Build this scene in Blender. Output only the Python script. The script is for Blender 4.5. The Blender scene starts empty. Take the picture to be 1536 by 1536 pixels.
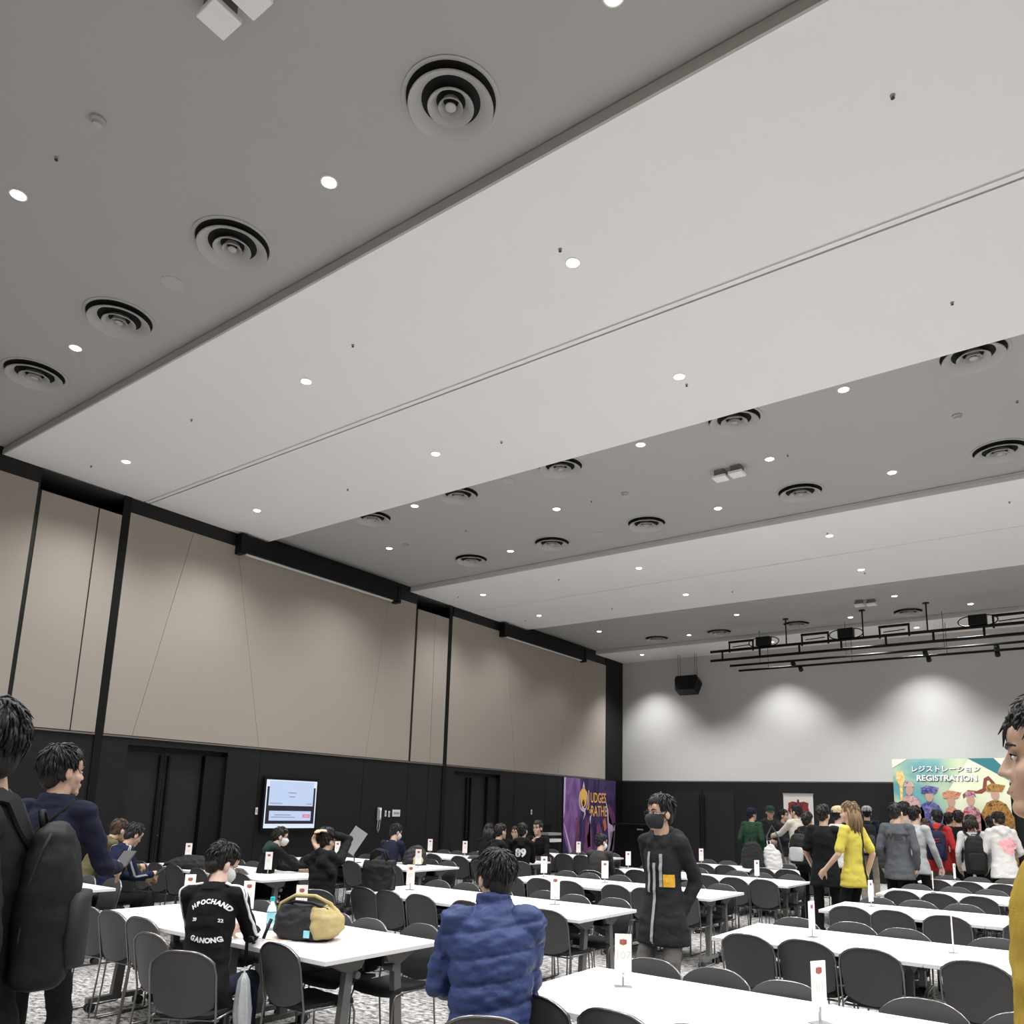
import bpy, math, random, bisect
from mathutils import Vector as V, Matrix, noise
from mathutils.bvhtree import BVHTree
random.seed(7)
C = bpy.context.scene.collection
PI = math.pi
R_ = math.radians
H = 1.617           # camera height
CEIL = 6.19         # white ceiling bands
GREY = 6.30         # grey ceiling strips between them
WX = -11.735        # left wall
YB = 21.86          # far wall
DADO = 2.51

# ------------------------------------------------------------------ materials
def mat(name, col, rough=.6, metal=0., bump=0., bscale=60., var=0., vscale=8., spec=.5, emit=None, estr=0., coat=0., alpha=1., trans=0.):
    m = bpy.data.materials.new(name); m.use_nodes = True
    nt = m.node_tree; b = nt.nodes['Principled BSDF']
    b.inputs['Base Color'].default_value = (*col, 1)
    b.inputs['Roughness'].default_value = rough
    b.inputs['Metallic'].default_value = metal
    b.inputs['Specular IOR Level'].default_value = spec
    b.inputs['Alpha'].default_value = alpha
    b.inputs['Transmission Weight'].default_value = trans
    b.inputs['Coat Weight'].default_value = coat
    if emit: b.inputs['Emission Color'].default_value = (*emit, 1); b.inputs['Emission Strength'].default_value = estr
    tc = nt.nodes.new('ShaderNodeTexCoord')
    if var > 0:
        n = nt.nodes.new('ShaderNodeTexNoise'); n.inputs['Scale'].default_value = vscale; n.inputs['Detail'].default_value = 4
        r = nt.nodes.new('ShaderNodeMixRGB'); r.inputs[1].default_value = (*[c*(1-var) for c in col], 1); r.inputs[2].default_value = (*[min(1, c*(1+var)) for c in col], 1)
        nt.links.new(tc.outputs['Object'], n.inputs['Vector']); nt.links.new(n.outputs['Fac'], r.inputs[0]); nt.links.new(r.outputs[0], b.inputs['Base Color'])
    if bump > 0:
        n = nt.nodes.new('ShaderNodeTexNoise'); n.inputs['Scale'].default_value = bscale; n.inputs['Detail'].default_value = 3
        bm = nt.nodes.new('ShaderNodeBump'); bm.inputs['Strength'].default_value = bump; bm.inputs['Distance'].default_value = .02
        nt.links.new(tc.outputs['Object'], n.inputs['Vector']); nt.links.new(n.outputs['Fac'], bm.inputs['Height']); nt.links.new(bm.outputs[0], b.inputs['Normal'])
    return m

def carpet_mat():
    m = mat('carpet', (.3, .3, .3), .95); nt = m.node_tree; b = nt.nodes['Principled BSDF']
    tc = nt.nodes.new('ShaderNodeTexCoord')
    mp = nt.nodes.new('ShaderNodeMapping'); mp.inputs['Scale'].default_value = (.62, 1, 1)
    n = nt.nodes.new('ShaderNodeTexNoise'); n.inputs['Scale'].default_value = 24; n.inputs['Detail'].default_value = 4; n.inputs['Roughness'].default_value = .7
    r = nt.nodes.new('ShaderNodeValToRGB')
    r.color_ramp.elements[0].position = .38; r.color_ramp.elements[0].color = (.045, .043, .043, 1)
    r.color_ramp.elements[1].position = .62; r.color_ramp.elements[1].color = (.50, .48, .46, 1)
    n2 = nt.nodes.new('ShaderNodeTexNoise'); n2.inputs['Scale'].default_value = 350
    bm = nt.nodes.new('ShaderNodeBump'); bm.inputs['Strength'].default_value = .4; bm.inputs['Distance'].default_value = .006
    L = nt.links.new
    L(tc.outputs['Object'], mp.inputs[0]); L(mp.outputs[0], n.inputs['Vector']); L(n.outputs['Fac'], r.inputs[0]); L(r.outputs[0], b.inputs['Base Color'])
    L(tc.outputs['Object'], n2.inputs['Vector']); L(n2.outputs['Fac'], bm.inputs['Height']); L(bm.outputs[0], b.inputs['Normal'])
    return m

def hair_mat(name, c1, c2):
    m = mat(name, c1, .5, spec=.4); nt = m.node_tree; b = nt.nodes['Principled BSDF']
    tc = nt.nodes.new('ShaderNodeTexCoord'); mp = nt.nodes.new('ShaderNodeMapping'); mp.inputs['Scale'].default_value = (160, 160, 14)
    n = nt.nodes.new('ShaderNodeTexNoise'); n.inputs['Scale'].default_value = 1; n.inputs['Detail'].default_value = 3
    r = nt.nodes.new('ShaderNodeMixRGB'); r.inputs[1].default_value = (*c1, 1); r.inputs[2].default_value = (*c2, 1)
    bm = nt.nodes.new('ShaderNodeBump'); bm.inputs['Strength'].default_value = .6; bm.inputs['Distance'].default_value = .01
    L = nt.links.new
    L(tc.outputs['Object'], mp.inputs[0]); L(mp.outputs[0], n.inputs['Vector']); L(n.outputs['Fac'], r.inputs[0]); L(r.outputs[0], b.inputs['Base Color'])
    L(n.outputs['Fac'], bm.inputs['Height']); L(bm.outputs[0], b.inputs['Normal'])
    return m

def art_mat(name, stops, scale=(3, 3, 3), dist=1.5, rough=.5):
    """printed artwork: soft painted colour fields"""
    m = mat(name, stops[0][1], rough); nt = m.node_tree; b = nt.nodes['Principled BSDF']
    tc = nt.nodes.new('ShaderNodeTexCoord'); mp = nt.nodes.new('ShaderNodeMapping'); mp.inputs['Scale'].default_value = scale
    n = nt.nodes.new('ShaderNodeTexNoise'); n.inputs['Scale'].default_value = 1; n.inputs['Detail'].default_value = 3; n.inputs['Distortion'].default_value = dist
    r = nt.nodes.new('ShaderNodeValToRGB'); e = r.color_ramp.elements
    e[0].position = stops[0][0]; e[0].color = (*stops[0][1], 1); e[1].position = stops[-1][0]; e[1].color = (*stops[-1][1], 1)
    for p, c in stops[1:-1]: x = e.new(p); x.color = (*c, 1)
    L = nt.links.new
    L(tc.outputs['Object'], mp.inputs[0]); L(mp.outputs[0], n.inputs['Vector']); L(n.outputs['Fac'], r.inputs[0]); L(r.outputs[0], b.inputs['Base Color'])
    return m

M = {}
M['carpet'] = carpet_mat()
M['white_ceiling'] = mat('white_ceiling', (.84, .82, .81), .85, bump=.05, bscale=300)
M['grey_ceiling'] = mat('grey_ceiling', (.40, .395, .38), .9, bump=.08, bscale=250)
M['fascia'] = mat('fascia', (.42, .41, .39), .8)  # grey holds the weaker light on the upright edges of the white bands
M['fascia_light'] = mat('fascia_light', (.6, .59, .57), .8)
M['black_wall'] = mat('black_wall', (.0085, .0085, .009), .5, spec=.35, bump=.05, bscale=40, var=.15, vscale=1.5)
M['black_panel'] = mat('black_panel', (.0055, .0055, .006), .5, spec=.3)
M['door_leaf'] = mat('door_leaf', (.014, .014, .016), .5, spec=.35)
M['black'] = mat('black', (.0035, .0035, .004), .5, spec=.25)
M['gloss_dark'] = mat('gloss_dark', (.09, .09, .09), .3)
M['beige'] = mat('beige', (.345, .310, .270), .85, bump=.12, bscale=400, var=.04, vscale=300)
M['groove'] = mat('groove', (.05, .045, .04), .8)
M['white_wall'] = mat('white_wall', (.50, .49, .475), .85, bump=.03, bscale=200)
M['rail'] = mat('rail', (.16, .14, .12), .5)
M['vent'] = mat('vent', (.42, .415, .40), .6)
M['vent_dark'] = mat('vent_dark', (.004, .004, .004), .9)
M['white_plastic'] = mat('white_plastic', (.8, .79, .77), .4)
M['grey_plastic'] = mat('grey_plastic', (.36, .36, .35), .5)
M['lamp'] = mat('lamp', (1, 1, 1), .5, emit=(1, .98, .95), estr=14)
M['tabletop'] = mat('tabletop', (.80, .785, .78), .38)
M['table_metal'] = mat('table_metal', (.16, .16, .155), .45, metal=.4)
M['caster'] = mat('caster', (.02, .02, .02), .5)
M['chair_shell'] = mat('chair_shell', (.056, .0545, .056), .45, bump=.06, bscale=500)
M['chair_seat'] = mat('chair_seat', (.007, .007, .0075), .6, bump=.1, bscale=400)
M['chrome'] = mat('chrome', (.24, .235, .23), .28, metal=1)
M['skin'] = mat('skin', (.56, .37, .27), .5, bump=.02, bscale=300, var=.05, vscale=20)
M['skin_pale'] = mat('skin_pale', (.72, .50, .40), .5, bump=.02, bscale=300, var=.04, vscale=20)
M['lip'] = mat('lip', (.45, .20, .17), .45)
M['eye'] = mat('eye', (.75, .73, .70), .2)
M['pupil'] = mat('pupil', (.01, .008, .007), .2)
M['hair_black'] = hair_mat('hair_black', (.004, .0035, .0035), (.018, .016, .015))
M['hair_dark'] = hair_mat('hair_dark', (.008, .006, .005), (.032, .024, .020))
M['hair_brown'] = hair_mat('hair_brown', (.03, .018, .012), (.10, .065, .04))
M['hair_blond'] = hair_mat('hair_blond', (.035, .02, .012), (.30, .19, .09))
def cloth(name, col, rough=.9, bump=.12, bs=220, var=.12, vs=12): M[name] = mat(name, col, rough, bump=bump, bscale=bs, var=var, vscale=vs, spec=.2)
cloth('c_black', (.007, .007, .0075)); cloth('c_black2', (.011, .011, .0125)); cloth('c_charcoal', (.022, .022, .025))
cloth('c_grey', (.075, .08, .088)); cloth('c_lgrey', (.36, .37, .38)); cloth('c_white', (.56, .55, .53)); cloth('c_cream', (.56, .52, .45))
cloth('c_navy', (.013, .015, .032)); cloth('c_navy2', (.010, .015, .042)); cloth('c_olive', (.115, .10, .05)); cloth('c_green', (.024, .062, .032)); cloth('c_dkgreen', (.02, .045, .035))
cloth('c_red', (.45, .035, .035)); cloth('c_yellow', (.52, .435, .075), var=.06); cloth('c_ochre', (.42, .29, .045)); cloth('c_khaki', (.30, .26, .21)); cloth('c_denim', (.022, .028, .055)); cloth('c_shirt', (.04, .037, .037))
cloth('c_puffer', (.034, .052, .145), rough=.5, bump=.10, bs=60); cloth('c_beige', (.50, .40, .25)); cloth('c_bag', (.011, .011, .012), rough=.6); cloth('c_bag2', (.026, .026, .028), rough=.6)
cloth('c_khakibag', (.42, .34, .16)); cloth('c_maroon', (.10, .015, .02)); cloth('c_trouser', (.13, .125, .12)); cloth('c_bagnavy', (.02, .022, .05))
M['p_white'] = mat('p_white', (.8, .8, .8), .6); M['p_grey'] = mat('p_grey', (.30, .30, .30), .6); M['p_dark'] = mat('p_dark', (.02, .02, .022), .6); M['p_gold'] = mat('p_gold', (.75, .42, .10), .5)
M['p_red'] = mat('p_red', (.36, .10, .075), .6, var=.5, vscale=60); M['p_yellow'] = mat('p_yellow', (.75, .42, .03), .6); M['p_pink'] = mat('p_pink', (.75, .35, .36), .7, var=.3, vscale=25)
M['p_faint'] = mat('p_faint', (.62, .58, .56), .6); M['p_tan'] = mat('p_tan', (.72, .55, .38), .6); M['card'] = mat('card', (.82, .78, .75), .5)
M['mask_white'] = mat('mask_white', (.78, .78, .78), .8); M['mask_black'] = mat('mask_black', (.02, .02, .022), .8)
M['clear'] = mat('clear', (.95, .97, .98), .08, trans=.85, spec=.5); M['film'] = mat('film', (.62, .65, .66), .3, trans=.35, bump=.4, bscale=30)
M['water'] = mat('water', (.75, .93, .95), .08, trans=.8); M['teal'] = mat('teal', (.02, .55, .62), .4); M['lblue'] = mat('lblue', (.30, .70, .80), .4)
M['paper'] = mat('paper', (.82, .80, .78), .6); M['blue'] = mat('blue', (.05, .12, .45), .5); M['bookred'] = mat('bookred', (.75, .18, .16), .5)
M['slate'] = mat('slate', (.38, .38, .38), .5)

# ------------------------------------------------------------------ mesh helper
class MB:
    def __init__(s): s.v = []; s.f = []
    def add(s, vs, fs):
        o = len(s.v); s.v += [tuple(v) for v in vs]; s.f += [tuple(i+o for i in f) for f in fs]; return s
    def box(s, c, d, rot=None):
        c = V(c); vs = []
        for x in (-.5, .5):
            for y in (-.5, .5):
                for z in (-.5, .5):
                    p = V((x*d[0], y*d[1], z*d[2])); vs.append((rot @ p if rot else p) + c)
        return s.add(vs, [(0, 1, 3, 2), (4, 6, 7, 5), (0, 4, 5, 1), (2, 3, 7, 6), (0, 2, 6, 4), (1, 5, 7, 3)])
    def b2(s, a, b): return s.box([(a[i]+b[i])/2 for i in range(3)], [abs(b[i]-a[i]) for i in range(3)])
    def rings(s, rings, caps=True, closed=False):
        n = len(rings[0]); vs = [p for r in rings for p in r]; fs = []
        m = len(rings)
        for i in range(m if closed else m-1):
            j = (i+1) % m
            for k in range(n): fs.append((i*n+k, i*n+(k+1) % n, j*n+(k+1) % n, j*n+k))
        if caps and not closed: fs.append(tuple(range(n-1, -1, -1))); fs.append(tuple((m-1)*n+k for k in range(n)))
        return s.add(vs, fs)
    def tube(s, pts, r, seg=8, closed=False):
        pts = [V(p) for p in pts]; n = len(pts); rs = r if isinstance(r, (list, tuple)) else [r]*n
        ref = None; out = []
        for i, p in enumerate(pts):
            if closed: d = pts[(i+1) % n]-pts[i-1]
            else: d = pts[min(i+1, n-1)]-pts[max(i-1, 0)]
            d.normalize()
            if ref is None: ref = V((0, 0, 1)) if abs(d.z) < .9 else V((1, 0, 0))
            a = (ref-d*ref.dot(d)).normalized(); ref = a; b = d.cross(a)
            out.append([p+(a*math.cos(2*PI*k/seg)+b*math.sin(2*PI*k/seg))*rs[i] for k in range(seg)])
        return s.rings(out, closed=closed)
    def lathe(s, prof, c=(0, 0, 0), seg=28, caps=True):
        return s.rings([[(c[0]+r*math.cos(2*PI*k/seg), c[1]+r*math.sin(2*PI*k/seg), c[2]+z) for k in range(seg)] for r, z in prof], caps=caps)
    def ell(s, c, r, rot=None, nu=14, nv=9):
        c = V(c); rg = []
        for i in range(nv+1):
            t = -PI/2+PI*(i+.12 if i == 0 else (i-.12 if i == nv else i))/nv
            ring = []
            for k in range(nu):
                a = 2*PI*k/nu; p = V((r[0]*math.cos(t)*math.cos(a), r[1]*math.cos(t)*math.sin(a), r[2]*math.sin(t)))
                ring.append((rot @ p if rot else p)+c)
            rg.append(ring)
        return s.rings(rg)
    def cap(s, p0, p1, r0, r1, seg=10):
        p0 = V(p0); p1 = V(p1); d = p1-p0
        if d.length < 1e-6: return s.ell(p0, (r0, r0, r0))
        u = d.normalized(); pts = []; rs = []
        for a in (-80, -50, -25): pts.append(p0+u*r0*math.sin(R_(a))); rs.append(r0*math.cos(R_(a)))
        pts.append(p0); rs.append(r0); pts.append(p1); rs.append(r1)
        for a in (25, 50, 80): pts.append(p1+u*r1*math.sin(R_(a))); rs.append(r1*math.cos(R_(a)))
        return s.tube(pts, rs, seg)
    def prism(s, poly, o, U, W, N, d):
        o = V(o); U = V(U); W = V(W); N = V(N); n = len(poly)
        a = [o+U*x+W*y for x, y in poly]; b = [p+N*d for p in a]
        fs = [tuple(range(n-1, -1, -1)), tuple(range(n, 2*n))]+[(i, (i+1) % n, n+(i+1) % n, n+i) for i in range(n)]
        return s.add(a+b, fs)
    def mesh(s, name):
        me = bpy.data.meshes.new(name); me.from_pydata([tuple(v) for v in s.v], [], s.f); me.update(); return me

def link(name, me, m, parent=None, smooth=None):
    if m is not None and not me.materials: me.materials.append(m)
    if smooth is not None:
        me.shade_smooth()
        if smooth < 180: me.set_sharp_from_angle(angle=R_(smooth))
    o = bpy.data.objects.new(name, me); C.objects.link(o)
    if parent: o.parent = parent
    return o
def obj(name, mb, m, parent=None, smooth=None, bev=0):
    me = mb.mesh(name)
    if bev:
        import bmesh
        b = bmesh.new(); b.from_mesh(me); bmesh.ops.bevel(b, geom=b.edges[:], offset=bev, segments=2, profile=.5, affect='EDGES', clamp_overlap=True); b.to_mesh(me); b.free()
    return link(name, me, M[m] if isinstance(m, str) else m, parent, smooth)
def tag(o, label, cat, group=None, kind=None):
    if label: o['label'] = label
    if cat: o['category'] = cat
    if group: o['group'] = group
    if kind: o['kind'] = kind
    return o
def thing(name, label, cat, loc=(0, 0, 0), rz=0, group=None):
    o = bpy.data.objects.new(name, None); C.objects.link(o); o.empty_display_size = .1
    o.location = loc; o.rotation_euler = (0, 0, rz); return tag(o, label, cat, group)
def struct(name, mb, m, parent=None, **k):
    o = obj(name, mb, m, parent, **k)
    if not parent: o['kind'] = 'structure'
    return o
def dup(root, loc, rz, label, group=None):
    r = root.copy(); C.objects.link(r); r.location = loc; r.rotation_euler = (0, 0, rz); r['label'] = label
    if group: r['group'] = group
    for ch in list(root.children):
        c = ch.copy(); C.objects.link(c); c.parent = r
        for g in ch.children:
            d = g.copy(); C.objects.link(d); d.parent = c
    return r

def evalmesh(o):
    dg = bpy.context.evaluated_depsgraph_get(); me = bpy.data.meshes.new_from_object(o.evaluated_get(dg)); return me
def blob(mb, vox, sm=3):
    me = mb.mesh('blob'); o = bpy.data.objects.new('blob', me); C.objects.link(o)
    md = o.modifiers.new('r', 'REMESH'); md.mode = 'VOXEL'; md.voxel_size = vox
    if sm: s = o.modifiers.new('s', 'SMOOTH'); s.iterations = sm; s.factor = .5
    out = evalmesh(o); bpy.data.objects.remove(o); bpy.data.meshes.remove(me); out.shade_smooth(); return out
def textmb(body, size, off=0., align='CENTER', extr=0.):
    cu = bpy.data.curves.new('t', 'FONT'); cu.body = body; cu.size = size; cu.align_x = align; cu.align_y = 'CENTER'; cu.offset = off; cu.resolution_u = 3; cu.extrude = extr
    o = bpy.data.objects.new('t', cu); C.objects.link(o); me = evalmesh(o); mb = MB()
    mb.add([v.co[:] for v in me.vertices], [tuple(p.vertices) for p in me.polygons])
    bpy.data.objects.remove(o); bpy.data.curves.remove(cu); return mb
def place2d(mb, o, U, W, N, off=0.):
    """a flat drawing in its own x/y laid on a plane"""
    o = V(o); U = V(U).normalized(); W = V(W).normalized(); N = V(N).normalized(); r = MB()
    r.add([o+U*v[0]+W*v[1]+N*(off+v[2]) for v in mb.v], mb.f); return r
def rect2(x0, y0, x1, y1, n=1, m=1):
    r = MB(); vs = [(x0+(x1-x0)*i/n, y0+(y1-y0)*j/m, 0) for j in range(m+1) for i in range(n+1)]
    return r.add(vs, [(j*(n+1)+i, j*(n+1)+i+1, (j+1)*(n+1)+i+1, (j+1)*(n+1)+i) for j in range(m) for i in range(n)])
def poly2(pts): return MB().add([(x, y, 0) for x, y in pts], [tuple(range(len(pts)))])
def decal(mb, tree, o, U, W, N, off=.004):
    """lay a flat drawing on a garment: every point dropped along N onto the cloth"""
    o = V(o); U = V(U).normalized(); W = V(W).normalized(); N = V(N).normalized(); r = MB(); vs = []; last = None
    for v in mb.v:
        p = o+U*v[0]+W*v[1]; h = tree.ray_cast(p+N*.6, -N, 1.2)
        q = h[0]+N*off if h[0] else (p+N*(last or 0)); last = (q-p).dot(N); vs.append(q)
    r.add(vs, mb.f); return r
# ------------------------------------------------------------------ people
def ik(S, W, l1, l2, pole):
    S = V(S); W = V(W); d = W-S; L = d.length
    if L > (l1+l2)*.985: W = S+d*((l1+l2)*.985/L); d = W-S; L = d.length
    if L < abs(l1-l2)+.05: L = abs(l1-l2)+.05
    u = d.normalized(); a = (l1*l1-l2*l2+L*L)/(2*L); h = math.sqrt(max(0, l1*l1-a*a)); p = V(pole); p = p-u*p.dot(u)
    if p.length < 1e-4: p = V((0, -1, 0))
    return S+u*a+p.normalized()*h, W
def hand(mb, W, d, n, s, side, curl=25):
    W = V(W); d = V(d).normalized(); n = V(n); n = (n-d*n.dot(d)).normalized(); t = d.cross(n)*side
    rot = Matrix((t, d, n)).transposed()
    mb.ell(W+d*.048*s, (.040*s, .056*s, .017*s), rot)
    mb.cap(W-d*.02*s, W+d*.03*s, .027*s, .028*s)
    for o_, ln in ((-.030, .060), (-.010, .072), (.011, .067), (.030, .052)):
        p = W+d*.088*s+t*o_*s; a = R_(curl); e = (d*math.cos(a)+n*math.sin(a)); q = p+e*ln*.52*s; a2 = R_(curl*2.1); e2 = d*math.cos(a2)+n*math.sin(a2)
        mb.cap(p-d*.02*s, q, .0098*s, .0088*s, 7); mb.cap(q, q+e2*ln*.52*s, .0088*s, .0072*s, 7)
    p = W+d*.022*s-t*.030*s; e = (d*.72-t*.62+n*.3).normalized(); q = p+e*.042*s; mb.cap(p, q, .0125*s, .0108*s, 7); mb.cap(q, q+(e+d*.5+n*.3).normalized()*.032*s, .0105*s, .008*s, 7)

def coords(me):
    import numpy as np
    n = len(me.vertices); co = np.empty(n*3, 'f'); no = np.empty(n*3, 'f')
    me.vertices.foreach_get('co', co); me.vertex_normals.foreach_get('vector', no); return co.reshape(-1, 3), no.reshape(-1, 3)
def setco(me, co):
    import numpy as np
    me.vertices.foreach_set('co', np.ascontiguousarray(co, 'f').ravel()); me.update()
def wrinkle(me, amp, sc, seed=0):
    """cloth folds: sharp ridges from noise, pushed along the normal"""
    import numpy as np
    co, no = coords(me); nz = noise.noise; ox, oy = seed*3.7, seed*1.3; k = []
    for x, y, z in co.tolist():
        a = nz((x*sc+ox, y*sc+oy, z*sc*1.9)); c = nz((x*sc*2.3+ox, y*sc*2.3, z*sc*3.6+oy)); k.append(a+.6*(1-2.2*abs(c))*.5)
    setco(me, co+no*(np.array(k, 'f')*amp)[:, None])

def person(label, top_at, va, head=(0, 0), pose='stand', lean=0, side=0, arms=None, hands=(25, 25), palm=None, poles=None, top='c_black', bottom='c_black', hair='short', hm='hair_black', skin='skin', shw=.148, hs=.93, fringe=(.02, .22), sweep=.12,
           hem=.06, bulk=1., sleeves=True, hood=None, collar=.0, mask=None, glasses=False, cap=None, detail=0, wr=.008, legs=None, step=0, shoes='c_black', decals=None, quilt=False, seed=None, headva=None, smin=None, short_sleeve=False):
    bulk *= .875; bc = min(1, bulk)
    x, y, zt = top_at; seed = seed if seed is not None else int(abs(x*13+y*7)*10) % 97
    rnd = random.Random(seed)
    d = V((x, y, 0)).normalized(); f = d*math.cos(R_(va))+V((d.y, -d.x, 0))*math.sin(R_(va)); th = math.atan2(-f.x, f.y)
    if headva is not None: head = (va-headva, head[1])
    sit = pose == 'sit'; hz0 = .52 if sit else .93
    u = V((math.sin(R_(side)), math.sin(R_(lean)), math.cos(R_(lean))*math.cos(R_(side)))).normalized()
    # unit-scale chain from the pelvis
    nd = (u+V((0, .25+math.sin(R_(-head[1]))*.35, 0))).normalized()
    hq = Matrix.Rotation(R_(head[0]), 3, 'Z') @ Matrix.Rotation(R_(head[1]), 3, 'X')      # yaw left +, pitch up +
    hup = hq @ V((0, 0, 1)); tot = u*.56+nd*.138+hup*.127
    s = min((zt-hz0)/tot.z, smin or 1.05) if sit else zt/(hz0+tot.z)
    if sit: hz0 = zt-tot.z*s
    P = V((0, 0, hz0 if sit else hz0*s)); N = P+u*.56*s; Hc = N+nd*.138*s; tip = P+tot*s
    rz = Matrix.Rotation(th, 3, 'Z'); off = rz @ V((tip.x, tip.y, 0))
    root = thing('person', label, 'person', (x-off.x, y-off.y, 0), th)
    vox = .0062 if detail else .0085
    X = V((1, 0, 0)); F = u.cross(X)*-1; F = X.cross(u)*-1 if F.y < 0 else F
    sh = {-1: N-u*.055*s-X*shw*s, 1: N-u*.055*s+X*shw*s}
    arms = arms or {}; A = {}
    for sd in (-1, 1):
        a = arms.get(sd, (sd*.05, .06, -.50)); W = sh[sd]+V(a)*s
        pole = (poles or {}).get(sd, (sd*.35, -.6, -.5))
        E_, W = ik(sh[sd], W, .285*s, .255*s, pole); A[sd] = (E_, W)
    lw = min(1, bulk*1.02); hip = {sd: P+X*sd*.086*lw*s for sd in (-1, 1)}; K = {}; AN = {}
    for sd in (-1, 1):
        if sit:
            lg = (legs or {}).get(sd, (.10, .43, .50, .10, .42))   # knee x,y,z  ankle x,y
            K[sd] = V((sd*lg[0]*s, lg[1]*s, lg[2])); AN[sd] = V((sd*lg[3]*s, lg[4]*s, .085))
        else:
            st = step*sd
            AN[sd] = V((sd*.105*s, st*s, .085*s+(.05*s if st < 0 else 0))); K[sd], _ = ik(hip[sd], AN[sd], .445*s, .42*s, (sd*.15, 1, 0))
    # ---- body: one continuous skin
    b = MB()
    for p, r in ((.06, (.125*bc, .085*bc, .10)), (.22, (.112*bc, .080*bc, .14)), (.40, (.122*bc, .085*bc, .12))):
        b.ell(P+u*p*s, tuple(q*s for q in r), Matrix((X, F, u)).transposed())
    b.cap(sh[-1], sh[1], .042*s, .042*s); b.cap(N-u*.06*s, Hc, .054*s, .049*s)
    for sd in (-1, 1):
        E_, W = A[sd]
        b.cap(sh[sd], E_, .040*s, .034*s); b.cap(E_, W, .034*s, .025*s)
        n = (palm or {}).get(sd, (-sd, .3, -.3)); hand(b, W, (W-E_), n, s, sd, hands[0 if sd < 0 else 1])
        b.cap(hip[sd], K[sd], .060*lw*s, .045*lw*s); b.cap(K[sd], AN[sd], .043*lw*s, .034*s); b.cap(AN[sd]-V((0, .02, .03)), AN[sd]+V((0, .13*s, -.05*s)), .035*s, .028*s)
    def hp(q): return Hc+hq @ (V(q)*s*hs)
    hb = lambda c, r: b.ell(hp(c), tuple(q*s*hs for q in r), hq, 18, 12)
    hb((0, -.012, .03), (.072, .094, .092)); hb((0, .018, -.042), (.058, .068, .076)); hb((0, .062, -.100), (.030, .026, .022)); hb((0, .052, .045), (.058, .036, .042))
    for sd in (-1, 1):
        hb((sd*.034, .048, -.032), (.028, .027, .032)); hb((sd*.079, -.008, -.015), (.011, .021, .031)); hb((sd*.073, -.004, -.012), (.012, .014, .02)); hb((sd*.012, .087, -.034), (.009, .010, .0075))
        b.cap(hp((sd*.012, .079, .020)), hp((sd*.043, .068, .019)), .009*s, .008*s, 7)
    b.cap(hp((0, .080, .012)), hp((0, .0985, -.030)), .007*s, .0105*s, 8)
    b.cap(hp((-.016, .084, -.064)), hp((.016, .084, -.064)), .0075*s, .0075*s, 7); b.cap(hp((-.015, .082, -.075)), hp((.015, .082, -.075)), .0078*s, .0078*s, 7)
    link('body', blob(b, vox, 2), M[skin], root)
    # ---- face parts
    for sd in (-1, 1):
        e = obj('eye', MB().ell(hp((sd*.031, .0735, .000)), (.0125*s, .0055*s, .0052*s), hq, 10, 6), 'eye', root, 180)
        obj('pupil', MB().ell(hp((sd*.031, .0778, .000)), (.0052*s, .0022*s, .0050*s), hq, 8, 5), 'pupil', e, 180)
        obj('eyelid', MB().tube([hp((sd*.017, .0765, .001)), hp((sd*.031, .0800, .0062)), hp((sd*.046, .0690, .002))], [.0012*s, .0022*s, .0014*s], 5), 'pupil', e)
        obj('eyebrow', MB().tube([hp((sd*.013, .0875, .021)), hp((sd*.031, .0835, .027)), hp((sd*.049, .068, .022))], [.003*s, .0042*s, .002*s], 6), hm, root, 180)
    if not mask: obj('mouth', MB().tube([hp((-.021, .082, -.069)), hp((-.009, .0895, -.069)), hp((0, .0905, -.070)), hp((.009, .0895, -.069)), hp((.021, .082, -.069))], [.002*s, .0042*s, .0045*s, .0042*s, .002*s], 6), 'lip', root, 180)
    if mask:
        mm = MB(); rg = []
        for i, z in enumerate((-.006, -.022, -.04, -.06, -.08, -.098, -.112)):
            out = (.100, .118, .124, .118, .110, .100, .082)[i]; wd = (.062, .068, .069, .067, .062, .052, .036)[i]
            rg.append([hp((wd*math.sin(R_(a)), .018+(out-.018)*math.cos(R_(a)), z)) for a in range(-90, 91, 15)]+[hp((wd*.93*math.sin(R_(a)), .018+(out-.023)*math.cos(R_(a)), z)) for a in range(90, -91, -15)])
        mm.rings(rg); fm = obj('face_mask', mm, mask, root, 50)
        for sd in (-1, 1): obj('ear_loop', MB().tube([hp((sd*.060, .03, -.02)), hp((sd*.078, -.015, .012)), hp((sd*.083, -.03, -.01)), hp((sd*.075, -.015, -.04)), hp((sd*.058, .03, -.085))], .0016*s, 5), mask, fm)
    if glasses:
        g = MB()
        for sd in (-1, 1):
            g.tube([hp((sd*.033+.023*math.cos(a), .1, -.001+.017*math.sin(a))) for a in [2*PI*k/14 for k in range(14)]], .0016*s, 5, closed=True)
            g.tube([hp((sd*.056, .098, .003)), hp((sd*.076, .06, .005)), hp((sd*.081, -.01, .004))], .0016*s, 5)
        g.tube([hp((-.010, .1, .002)), hp((.010, .1, .002))], .0016*s, 5); obj('eyeglasses', g, 'p_dark', root)
    # ---- hair
    h = MB(); he = lambda c, r: h.ell(hp(c), tuple(q*s*hs for q in r), hq, 22, 14)
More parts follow.
